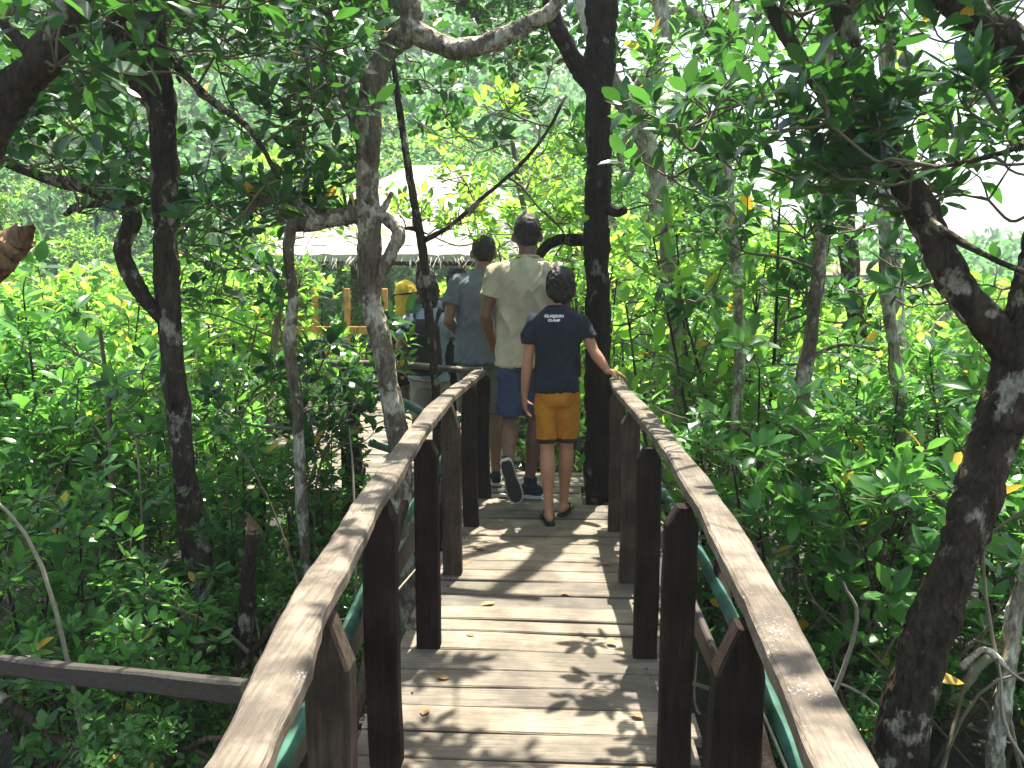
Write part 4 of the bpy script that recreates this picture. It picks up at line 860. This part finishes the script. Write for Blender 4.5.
def person(label, loc, rz, H, skin, J, top, bottom, hair='short', group=None, head_s=1.0, top_mat='navy', bot_mat='denim', seed=1, hem=.88, bot_len='knee', sleeve=.42, shoes='shoe', fat=1.0, thick_cuff=None, hands=None, hair_fn=None, toes=None, head_turn=0, collar=True):
    s = H / 1.72; root = empty('person', loc, rz); tag(root, label, 'person', group)
    v3 = lambda p: np.array(p, float) * s
    D = dict(shL=(-.172, 0, 1.405), elL=(-.215, -.015, 1.13), wrL=(-.215, .05, .885), shR=(.172, 0, 1.405), elR=(.215, -.015, 1.13), wrR=(.215, .05, .885),
             hpL=(-.088, 0, .90), knL=(-.09, .02, .49), anL=(-.09, -.02, .085), hpR=(.088, 0, .90), knR=(.09, .02, .49), anR=(.09, -.02, .085), head=(0, .02, 1.615), lean=0.0)
    D.update(J); j = {k: v3(v) for k, v in D.items() if k != 'lean'}; hd = j['head']; hs = s * head_s
    B = Acc()
    stackrings(B, [np.array(r) * s for r in [(0, 0, .83, .10, .07), (0, -.01, .90, .150 * fat, .095), (0, 0, 1.02, .145 * fat, .095), (0, .005, 1.16, .138, .090), (0, 0, 1.30, .150, .094), (0, -.005, 1.37, .145, .080), (0, -.005, 1.42, .10, .058), (0, 0, 1.47, .06, .055)]])
    limb(B, [np.r_[v3((0, -.01, 1.43)), .058 * s], np.r_[(v3((0, 0, 1.49)) + hd * 0), .053 * s], np.r_[hd + np.array([0, -.015, -.06]) * hs, .053 * hs]])
    ell(B, hd, np.array([.074, .092, .108]) * hs, 24, 18); ell(B, hd + np.array([0, .035, -.055]) * hs, np.array([.054, .055, .055]) * hs); ell(B, hd + np.array([0, .098, -.02]) * hs, np.array([.013, .02, .022]) * hs, 8, 8)
    for sx in (-1, 1): ell(B, hd + np.array([sx * .082, -.002, -.022]) * hs, np.array([.014, .02, .033]) * hs, 10, 8)
    ell(B, hd + np.array([0, .088, -.062]) * hs, np.array([.024, .014, .010]) * hs, 10, 6)
    for q in 'LR':
        sh, el, wr, hp, kn, an = (j[a_ + q] for a_ in ('sh', 'el', 'wr', 'hp', 'kn', 'an'))
        limb(B, [np.r_[sh + np.array([0, 0, -.02]) * s, .040 * s], np.r_[sh * .5 + el * .5, .042 * s], np.r_[el, .036 * s]]); limb(B, [np.r_[el, .037 * s], np.r_[el * .65 + wr * .35, .038 * s], np.r_[wr, .0245 * s]])
        limb(B, [np.r_[hp, .068 * s], np.r_[hp * .5 + kn * .5, .062 * s], np.r_[kn, .051 * s]])
        cb = unit(np.cross(np.array([1.0, 0, 0]), an - kn)) ; cb = cb if cb[1] < 0 else -cb
        limb(B, [np.r_[kn, .05 * s], np.r_[kn * .68 + an * .32 + cb * .014 * s, .054 * s], np.r_[kn * .3 + an * .7 + cb * .004 * s, .037 * s], np.r_[an, .033 * s]])
        td = np.array((toes or {}).get(q, ((0.12 if q == 'R' else -.12), 1, 0))[:3], float); up = (toes or {}).get(q + 'up', (0, 0, 1)); foot(B, an, td, s * .98, up, shoes == 'flip')
    def ext(out):
        for q, sd in (('L', 1), ('R', -1)):
            hnd = (hands or {}).get(q, {}); el, wr = j['el' + q], j['wr' + q]; dd = hnd.get('d', wr - el); nn = hnd.get('n', (-1 if q == 'L' else 1, .1, 0))
            hand(out, wr, np.array(dd, float), nn, s * .98, hnd.get('side', sd), hnd.get('curl', (15, 30, 22)), hnd.get('spread', 4), hnd.get('thumb', 20))
    body = meld(B, .0068, 5, extra=ext).build('body', M[skin], root)
    for sx in (-1, 1):
        a = Acc(); ell(a, hd + np.array([sx * .03, .081, .0]) * hs, [.011 * hs] * 3, 12, 8); a.build('eye', M['white'], body)
    # hair
    a = Acc()
    if hair == 'short':
        ell(a, hd + np.array([0, -.016, .022]) * hs, np.array([.081, .094, .100]) * hs, 28, 20); ell(a, hd + np.array([0, -.045, -.022]) * hs, np.array([.068, .058, .062]) * hs, 20, 14)
    elif hair == 'boy':
        ell(a, hd + np.array([0, -.014, .024]) * hs, np.array([.088, .098, .103]) * hs, 28, 20); ell(a, hd + np.array([0, -.04, -.035]) * hs, np.array([.078, .064, .066]) * hs, 20, 14)
        for sx in (-1, 1): ell(a, hd + np.array([sx * .066, -.005, -.01]) * hs, np.array([.02, .05, .05]) * hs, 12, 10)
    elif hair == 'bob':
        ell(a, hd + np.array([0, -.016, .016]) * hs, np.array([.089, .10, .108]) * hs, 28, 20); ell(a, hd + np.array([0, -.04, -.06]) * hs, np.array([.083, .07, .085]) * hs, 20, 14)
    if hair != 'none': meld(a, .0065 * s, 2, folds=.011 if hair != 'short' else .0045, fold_scale=(30, 30, 20), seed=seed).build('hair', M['hair'], root)
    # top
    a = Acc(); f = fat
    stackrings(a, [np.array(r) * s for r in [(0, -.005, hem, .188 * f, .128 * f), (0, -.004, hem + .06, .183 * f, .126), (0, 0, 1.03, .170 * f, .120), (0, .002, 1.16, .172 * f, .122), (0, 0, 1.30, .184, .124), (0, -.006, 1.385, .178, .106), (0, -.006, 1.435, .135, .083), (0, -.004, 1.462, .083, .068), (0, -.003, 1.478, .066, .062)]])
    for q in 'LR':
        sh, el, wr = j['sh' + q], j['el' + q], j['wr' + q]; sx = -1 if q == 'L' else 1; e = sh + (el - sh) * (sleeve + .18)
        limb_nodes = [np.r_[sh + np.array([-sx * .06, 0, -.022]) * s, .054 * s], np.r_[sh + np.array([-sx * .008, 0, -.012]) * s, .057 * s], np.r_[sh * .6 + e * .4, .060 * s], np.r_[e, .068 * s]]
        c = catmull(np.array(limb_nodes), 6); tube(a, c[:, :3], c[:, 3], 18)
        if sleeve > .9: limb(a, [np.r_[el, .052 * s], np.r_[wr, .040 * s]])
    shirt = meld(a, .0068, 3, folds=.019 * s, fold_scale=(10, 7, 3.8), seed=seed).build('shirt', M[top_mat], root)
    if collar:
        a = Acc(); th = np.linspace(0, 2 * np.pi, 29)[:-1]; pts = np.stack([np.cos(th) * .066, np.sin(th) * .062 - .002, 1.474 + .006 * -np.sin(th)], -1) * s
        p = np.vstack([pts, pts[:1]]); tube(a, p, .0065 * s, 8); a.build('collar', M[top_mat], shirt)
    # bottom
    if bottom is not None:
        a = Acc(); stackrings(a, [np.array(r) * s for r in [(0, -.008, .80, .12, .09), (0, -.010, .87, .162 * f, .110), (0, -.006, .93, .158 * f, .102), (0, -.002, 1.0, .145 * f, .092)]])
        for q in 'LR':
            hp, kn, an = j['hp' + q], j['kn' + q], j['an' + q]
            if bot_len == 'knee': c = catmull(np.array([np.r_[hp + [0, 0, .0], .090 * s * f], np.r_[hp * .5 + kn * .5, .086 * s * max(f, .93)], np.r_[kn + (hp - kn) * bottom, .079 * s * max(f, .93)]]), 6); tube(a, c[:, :3], c[:, 3], 20)
            else:
                c = catmull(np.array([np.r_[hp, .094 * s], np.r_[hp * .5 + kn * .5, .082 * s], np.r_[kn, .070 * s], np.r_[kn * .4 + an * .6, .062 * s], np.r_[an + (kn - an) * .05, .058 * s]]), 6); tube(a, c[:, :3], c[:, 3], 20)
        sh_ = meld(a, .0068, 3, folds=.013 * s, fold_scale=(9, 8, 9), seed=seed + 5).build('shorts' if bot_len == 'knee' else 'trousers', M[bot_mat], root)
        if thick_cuff:
            for q in 'LR':
                hp, kn = j['hp' + q], j['kn' + q]; e = kn + (hp - kn) * bottom; dd = unit(kn - hp); a = Acc(); tube(a, np.array([e - dd * .004, e + dd * .010 * s, e + dd * .022 * s]), np.array([.080, .081, .079]) * s * max(f, .93), 20); a.build('cuff', M[thick_cuff], sh_)
    # footwear
    for q in 'LR':
        an = j['an' + q]; td = np.array((toes or {}).get(q, ((0.12 if q == 'R' else -.12), 1, 0))[:3], float); up = (toes or {}).get(q + 'up', (0, 0, 1))
        if shoes == 'shoe': shoe(root, an, td, s, 'shoe_dark', 'sole_white', up, .05)
        elif shoes == 'low': shoe(root, an, td, s, 'black_cloth', 'sole_white', up, 0)
        elif shoes == 'flip':
            d = unit(td); upv = unit(np.array(up, float) - d * (np.array(up, float) @ d)); sdv = np.cross(d, upv); a = Acc(); out = [(-.085, .020), (-.07, .034), (-.03, .037), (.03, .035), (.09, .045), (.14, .047), (.18, .034), (.198, .012)]
            L_ = out + [(f_, -w_) for f_, w_ in out[::-1]]; n = len(L_); V = []
            for h in (-.0865, -.072): V += [an + s * (d * f_ + sdv * w_ + upv * h) for f_, w_ in L_]
            jj = np.arange(n); j2 = (jj + 1) % n; a.add(np.array(V), [np.stack([jj, jj + n, j2 + n, j2], -1), jj[None], (jj + n)[::-1][None]], 0, False)
            fl = a.build('flip_flop', M['rubber'], root); a = Acc()
            for sx in (-1, 1): p = catmull([an + s * (d * .02 + sdv * sx * .036 + upv * -.068), an + s * (d * .07 + sdv * sx * .032 + upv * -.030), an + s * (d * .125 + sdv * .008 + upv * -.045), an + s * (d * .14 + sdv * .008 + upv * -.072)], 5); tube(a, p, .005 * s, 6)
            a.build('strap', M['black_cloth'], fl)
    return root, j, s, shirt, hd, hs

# ---- the boy in the navy shirt, his right hand on the rail
bz = P(556, 300, 4.66); BX = bz[0] + .01
kb = 1.43 / 1.72
def rel(w, base, H, rz=0):                                   # world place -> joint units of that person
    v = (np.array(w) - np.array(base)); c, s_ = math.cos(-rz), math.sin(-rz); v = np.array([v[0] * c - v[1] * s_, v[0] * s_ + v[1] * c, v[2]]); return tuple(v / (H / 1.72))
BL = (BX, 4.66, 0)
wrR = rel((.268, 4.60, .868), BL, 1.43)
boy, j, s, shirt, hd, hs = person('boy in a navy T-shirt and mustard shorts with one hand on the right rail', BL, 0, 1.43, 'skin_tan',
    dict(elL=(-.20, -.03, 1.115), wrL=(-.225, .015, .86), shL=(-.165, 0, 1.385), shR=(.158, 0, 1.375), elR=(.246, -.04, 1.17), wrR=wrR, head=(.02, .025, 1.60), anL=(-.05, -.12, .088), knL=(-.065, -.01, .49), anR=(.052, .10, .088), knR=(.068, .07, .495), hpL=(-.078, 0, .90), hpR=(.078, 0, .90)),
    True, .18, hair='boy', head_s=1.13, top_mat='navy', bot_mat='mustard', seed=3, hem=.895, shoes='flip', thick_cuff='cuff', fat=.86,
    hands={'R': dict(d=(.80, .42, -.22), n=(.22, -.15, 1), curl=(12, 26, 24), side=-1, spread=9), 'L': dict(d=(.03, .12, -1), n=(-1, -.3, 0), curl=(12, 22, 18))}, toes={'L': (-.15, 1, 0), 'R': (.22, 1, 0)})
# print on the back of the shirt, two lines of white lettering laid on the cloth
def back_text(lines, shirt, root_z, size, s, cx, mt):
    me = shirt.data; bvh = BVHTree.FromPolygons([v.co.copy() for v in me.vertices], [tuple(p.vertices) for p in me.polygons]); acc = Acc()
    for txt, z, sz in lines:
        cu = bpy.data.curves.new('t', 'FONT'); cu.body = txt; cu.size = sz; cu.align_x = 'CENTER'; cu.align_y = 'CENTER'; cu.offset = .0012; cu.resolution_u = 4
        o = bpy.data.objects.new('t', cu); col.objects.link(o); bpy.context.view_layer.update(); tm = bpy.data.meshes.new_from_object(o.evaluated_get(bpy.context.evaluated_depsgraph_get())); bpy.data.objects.remove(o)
        V = np.array([v.co[:] for v in tm.vertices]); F_ = [list(p.vertices) for p in tm.polygons]; W = []
        for v in V:
            X_, Z_ = v[0] * 1.18 + cx, v[1] + z; h, nrm, _, _ = bvh.ray_cast(Vector((X_, -1, Z_)), Vector((0, 1, 0))); W.append((X_, (h.y if h else -.1) - .0022, Z_))
        acc.add(np.array(W), F_, 0, False)
    acc.build('print', M[mt], shirt)
back_text([('CLARSON', 1.412 * s, .0200), ('&', 1.399 * s, .010), ('CLAMP', 1.384 * s, .0180)], shirt, 0, 0, s, -.024 * s, 'white')
a = Acc(); stackrings(a, [(0, -.006 * s, z * s, w * s * .86, d_ * s * .86) for z, w, d_ in ((.915, .184, .138), (.93, .186, .140), (.945, .184, .138))]); 
for sx in (-1, 1):                                     # back pockets
    pass

# ---- man in khaki
KL = (-.20, 5.05, 0); 
khaki, j, s, shirt, hd, hs = person('tall man in a khaki T-shirt and denim shorts walking ahead of the boy', KL, R(6), 1.76, 'skin_dark',
    dict(shL=(-.185, 0, 1.40), elL=(-.25, -.01, 1.13), wrL=(-.20, .13, .93), shR=(.185, 0, 1.40), elR=(.235, .03, 1.14), wrR=(.20, .20, .98), head=(.0, .03, 1.612), knL=(-.10, .05, .48), anL=(-.125, -.30, .27), knR=(.06, .07, .49), anR=(.015, .02, .088), hpR=(.075, 0, .9)),
    True, .10, hair='short', head_s=1.0, top_mat='khaki', bot_mat='denim', seed=7, hem=.83, shoes='shoe', fat=1.04,
    hands={'L': dict(d=(.35, .8, -.35), n=(-1, .3, .1), curl=(30, 45, 30)), 'R': dict(d=(-.3, .8, -.3), n=(1, .3, 0), curl=(30, 45, 30))}, toes={'L': (.25, .12, -.9), 'Lup': (.0, 1, .2), 'R': (-.9, .35, 0)})
# ---- man in grey-blue
GL = (-.52, 5.52, 0)
grey, j, s, shirt, hd, hs = person('man in a grey-blue T-shirt and olive shorts in front of the khaki-shirted man', GL, R(14), 1.67, 'skin_brown',
    dict(elL=(-.24, -.02, 1.13), wrL=(-.16, .20, 1.05), elR=(.22, .0, 1.14), wrR=(.12, .2, 1.05), knL=(-.085, .10, .49), anL=(-.085, .12, .088), anR=(.07, -.13, .088), knR=(.09, .0, .485), head=(.015, .035, 1.605)),
    True, .0, hair='short', top_mat='greyblue', bot_mat='olive', seed=12, hem=.84, shoes='low', fat=1.05,
    hands={'L': dict(d=(.5, .8, .1), n=(-.8, .3, .3), curl=(40, 50, 30)), 'R': dict(d=(-.5, .8, .1), n=(.8, .3, .3), curl=(40, 50, 30))})
# ---- on the lower walkway
WL = (-1.20, 6.38, -.15)
wom, j, s, shirt, hd, hs = person('woman in dark clothes with a yellow scarf over her head, leftmost in the queue', WL, R(10), 1.50, 'skin_brown',
    dict(elL=(-.21, .02, 1.14), wrL=(-.10, .2, 1.10), elR=(.26, -.02, 1.16), wrR=(.21, .16, 1.07), head=(0, .02, 1.60)), True, .1, hair='none', top_mat='black_cloth', bot_mat='beige', seed=15, hem=.80, shoes='low', sleeve=.95, head_s=1.05, collar=False)
a = Acc(); ell(a, hd + np.array([0, -.012, .012]) * hs, np.array([.094, .108, .118]) * hs, 28, 20)
pts = [(0, -.03, 1.60, .088, .085), (0, -.05, 1.50, .084, .075), (-.005, -.085, 1.40, .095, .05), (0, -.125, 1.30, .085, .025), (.012, -.132, 1.18, .055, .02), (.02, -.125, 1.10, .022, .014)]
stackrings(a, [np.array(r) * s for r in pts]); sc_ = meld(a, .007, 2, folds=.012, fold_scale=(15, 8, 5), seed=2).build('headscarf', M['scarf'], wom)
a = Acc(); th = np.linspace(0, 2 * np.pi, 41); c = np.stack([np.cos(th) * .1, np.sin(th) * .114 - .012, .012 + .012 * np.cos(th)], -1) * hs + hd; tube(a, c, .0075, 6); a.build('goggle_strap', M['black_cloth'], sc_)
GLl = (-.985, 6.18, -.15)
girl, j, s, shirt, hd, hs = person('girl in a pale blue T-shirt wearing a black backpack, hidden behind the thin sapling', GLl, R(-4), 1.51, 'skin_tan',
    dict(shL=(-.17, 0, 1.395), elL=(-.27, .0, 1.15), wrL=(-.17, .18, 1.06), elR=(.23, .02, 1.14), wrR=(.15, .2, 1.06)), True, .1, hair='bob', top_mat='lightblue', bot_mat='beige', seed=21, hem=.86, shoes='low',
    hands={'L': dict(d=(.6, .7, .1), n=(-.8, .3, .3), curl=(30, 40, 30))})
def backpack(label, base, s, w=.15, z0=.93, z1=1.40, dpt=.085, mt='bag', rz=0, patch=False):
    root = empty('backpack', (base[0], base[1], base[2]), rz); tag(root, label, 'backpack'); a = Acc()
    stackrings(a, [np.array(r) * s for r in [(0, -.205, z0, w * .9, dpt * .8), (0, -.215, z0 + .04, w, dpt), (0, -.215, (z0 + z1) / 2, w * .98, dpt), (0, -.205, z1 - .07, w * .85, dpt * .85), (0, -.19, z1, w * .5, dpt * .45)]], ex=3.2)
    ell(a, np.array([0, -.29, z0 + .14]) * s, np.array([w * .72, .035, .10]) * s, 20, 12)
    meld(a, .008, 2, folds=.005, fold_scale=(9, 9, 9), seed=4).build('pack', M[mt], root)
    for sx in (-1, 1):
        a = Acc(); sweep(a, [np.array(p) * s for p in [(sx * .09, -.13, 1.36), (sx * .105, -.095, 1.44), (sx * .108, -.01, 1.474), (sx * .115, .09, 1.43), (sx * .125, .135, 1.30), (sx * .15, .10, 1.12), (sx * .165, -.03, 1.02), (sx * .13, -.14, .98)]], .045 * s, .010, up=(sx * .6, 0.2, 1), wob=.001); a.build('strap', M[mt], root)
    if patch:
        a = Acc(); box(a, np.array([.02, -.318, 1.12]) * s, np.array([.045, .004, .012]) * s); a.build('badge', M['patch'], root)
backpack('black backpack worn by the girl in the pale blue T-shirt', GLl, s, rz=R(-4))
TL = (-.80, 6.42, -.15)
third, j, s, shirt, hd, hs = person('dark-haired person in a grey T-shirt with a badged backpack behind the grey-blue-shirted man', TL, R(4), 1.60, 'skin_brown', dict(elL=(-.21, .03, 1.14), wrL=(-.12, .2, 1.05), elR=(.21, .03, 1.14), wrR=(.12, .2, 1.05)), True, 0, hair='bob', top_mat='grey_tee', bot_mat='darkpants', bot_len='long', seed=31, shoes='low')
backpack('dark backpack with a small pale badge worn by the person in grey', TL, s, rz=R(4), z0=.86, z1=1.25, patch=True)
FL = (-1.18, 7.35, -.15)
person('person in dark clothes farthest ahead in the queue, only the top of the head clear', FL, R(10), 1.60, 'skin_brown', dict(), True, 0, hair='short', top_mat='darkpants', bot_mat='darkpants', bot_len='long', seed=41, shoes='low')
# shoulder bag on the woman's left
a = Acc(); sb = empty('shoulder_bag', (WL[0] - .17, WL[1] - .08, WL[2])); tag(sb, 'dark shoulder bag hanging at the left hip of the scarfed woman', 'bag')
stackrings(a, [(0, -.02, .80, .10, .05), (0, -.02, .86, .13, .07), (0, -.02, .99, .125, .065), (0, -.02, 1.05, .09, .035)], ex=3); meld(a, .008, 2, folds=.004, seed=9).build('pouch', M['bag'], sb)
a = Acc(); sweep(a, [(-.09, -.02, 1.03), (-.04, -.05, 1.15), (.08, -.02, 1.255), (.12, .10, 1.24), (.06, .12, 1.12)], .025, .006, up=(-.5, -.6, .6), wob=.001); a.build('strap', M['bag'], sb)
# ============================================================ LIGHT
SUN_EL, SUN_AZ = 71.0, 15.0            # azimuth: degrees to the right of straight ahead
w = bpy.data.worlds.new('World'); sc.world = w; w.use_nodes = True; nt = w.node_tree
bg = nt.nodes['Background']; sky = nt.nodes.new('ShaderNodeTexSky'); sky.sky_type = 'NISHITA'; sky.sun_disc = False
sky.sun_elevation = R(SUN_EL); sky.sun_rotation = R(SUN_AZ); sky.air_density = 1.2; sky.dust_density = 3.0; sky.ozone_density = 1.0
nt.links.new(sky.outputs[0], bg.inputs[0]); bg.inputs[1].default_value = .09
ld = bpy.data.lights.new('sun', 'SUN'); ld.energy = 5.0; ld.angle = R(.55); ld.color = (1, .95, .86)
sun = bpy.data.objects.new('sun', ld); col.objects.link(sun)
dv = Vector((math.sin(R(SUN_AZ)) * math.cos(R(SUN_EL)), math.cos(R(SUN_AZ)) * math.cos(R(SUN_EL)), math.sin(R(SUN_EL))))
sun.rotation_euler = dv.to_track_quat('Z', 'Y').to_euler(); sun.location = (0, 5, 30)
if HAZE:
    a = Acc(); x0, x1, y0, y1, z0, z1 = -320, 320, -300, 320, -3, 60
    V = [(x, y, z) for z in (z0, z1) for (x, y) in ((x0, y0), (x1, y0), (x1, y1), (x0, y1))]
    a.add(V, [np.array([[3, 2, 1, 0], [4, 5, 6, 7], [0, 1, 5, 4], [1, 2, 6, 5], [2, 3, 7, 6], [3, 0, 4, 7]])], 0, False)
    m, nt, N, Lk = mat('haze'); v = N('ShaderNodeVolumePrincipled'); v.inputs['Color'].default_value = (.82, .92, .90, 1); v.inputs['Density'].default_value = HAZE; v.inputs['Anisotropy'].default_value = .3
    o = N('ShaderNodeOutputMaterial'); Lk(v.outputs[0], o.inputs['Volume']); tag(a.build('haze', m), 'pale humid haze in the air', kind='stuff')
sc.view_settings.view_transform = 'Standard'; sc.view_settings.look = 'None'; sc.view_settings.gamma = 1; sc.view_settings.exposure = EXPO
c = sc.cycles; c.max_bounces = 7; c.diffuse_bounces = 4; c.glossy_bounces = 2; c.transmission_bounces = 4; c.volume_bounces = 0; c.transparent_max_bounces = 4
c.use_denoising = True; c.sample_clamp_indirect = 6; c.caustics_reflective = False; c.caustics_refractive = False
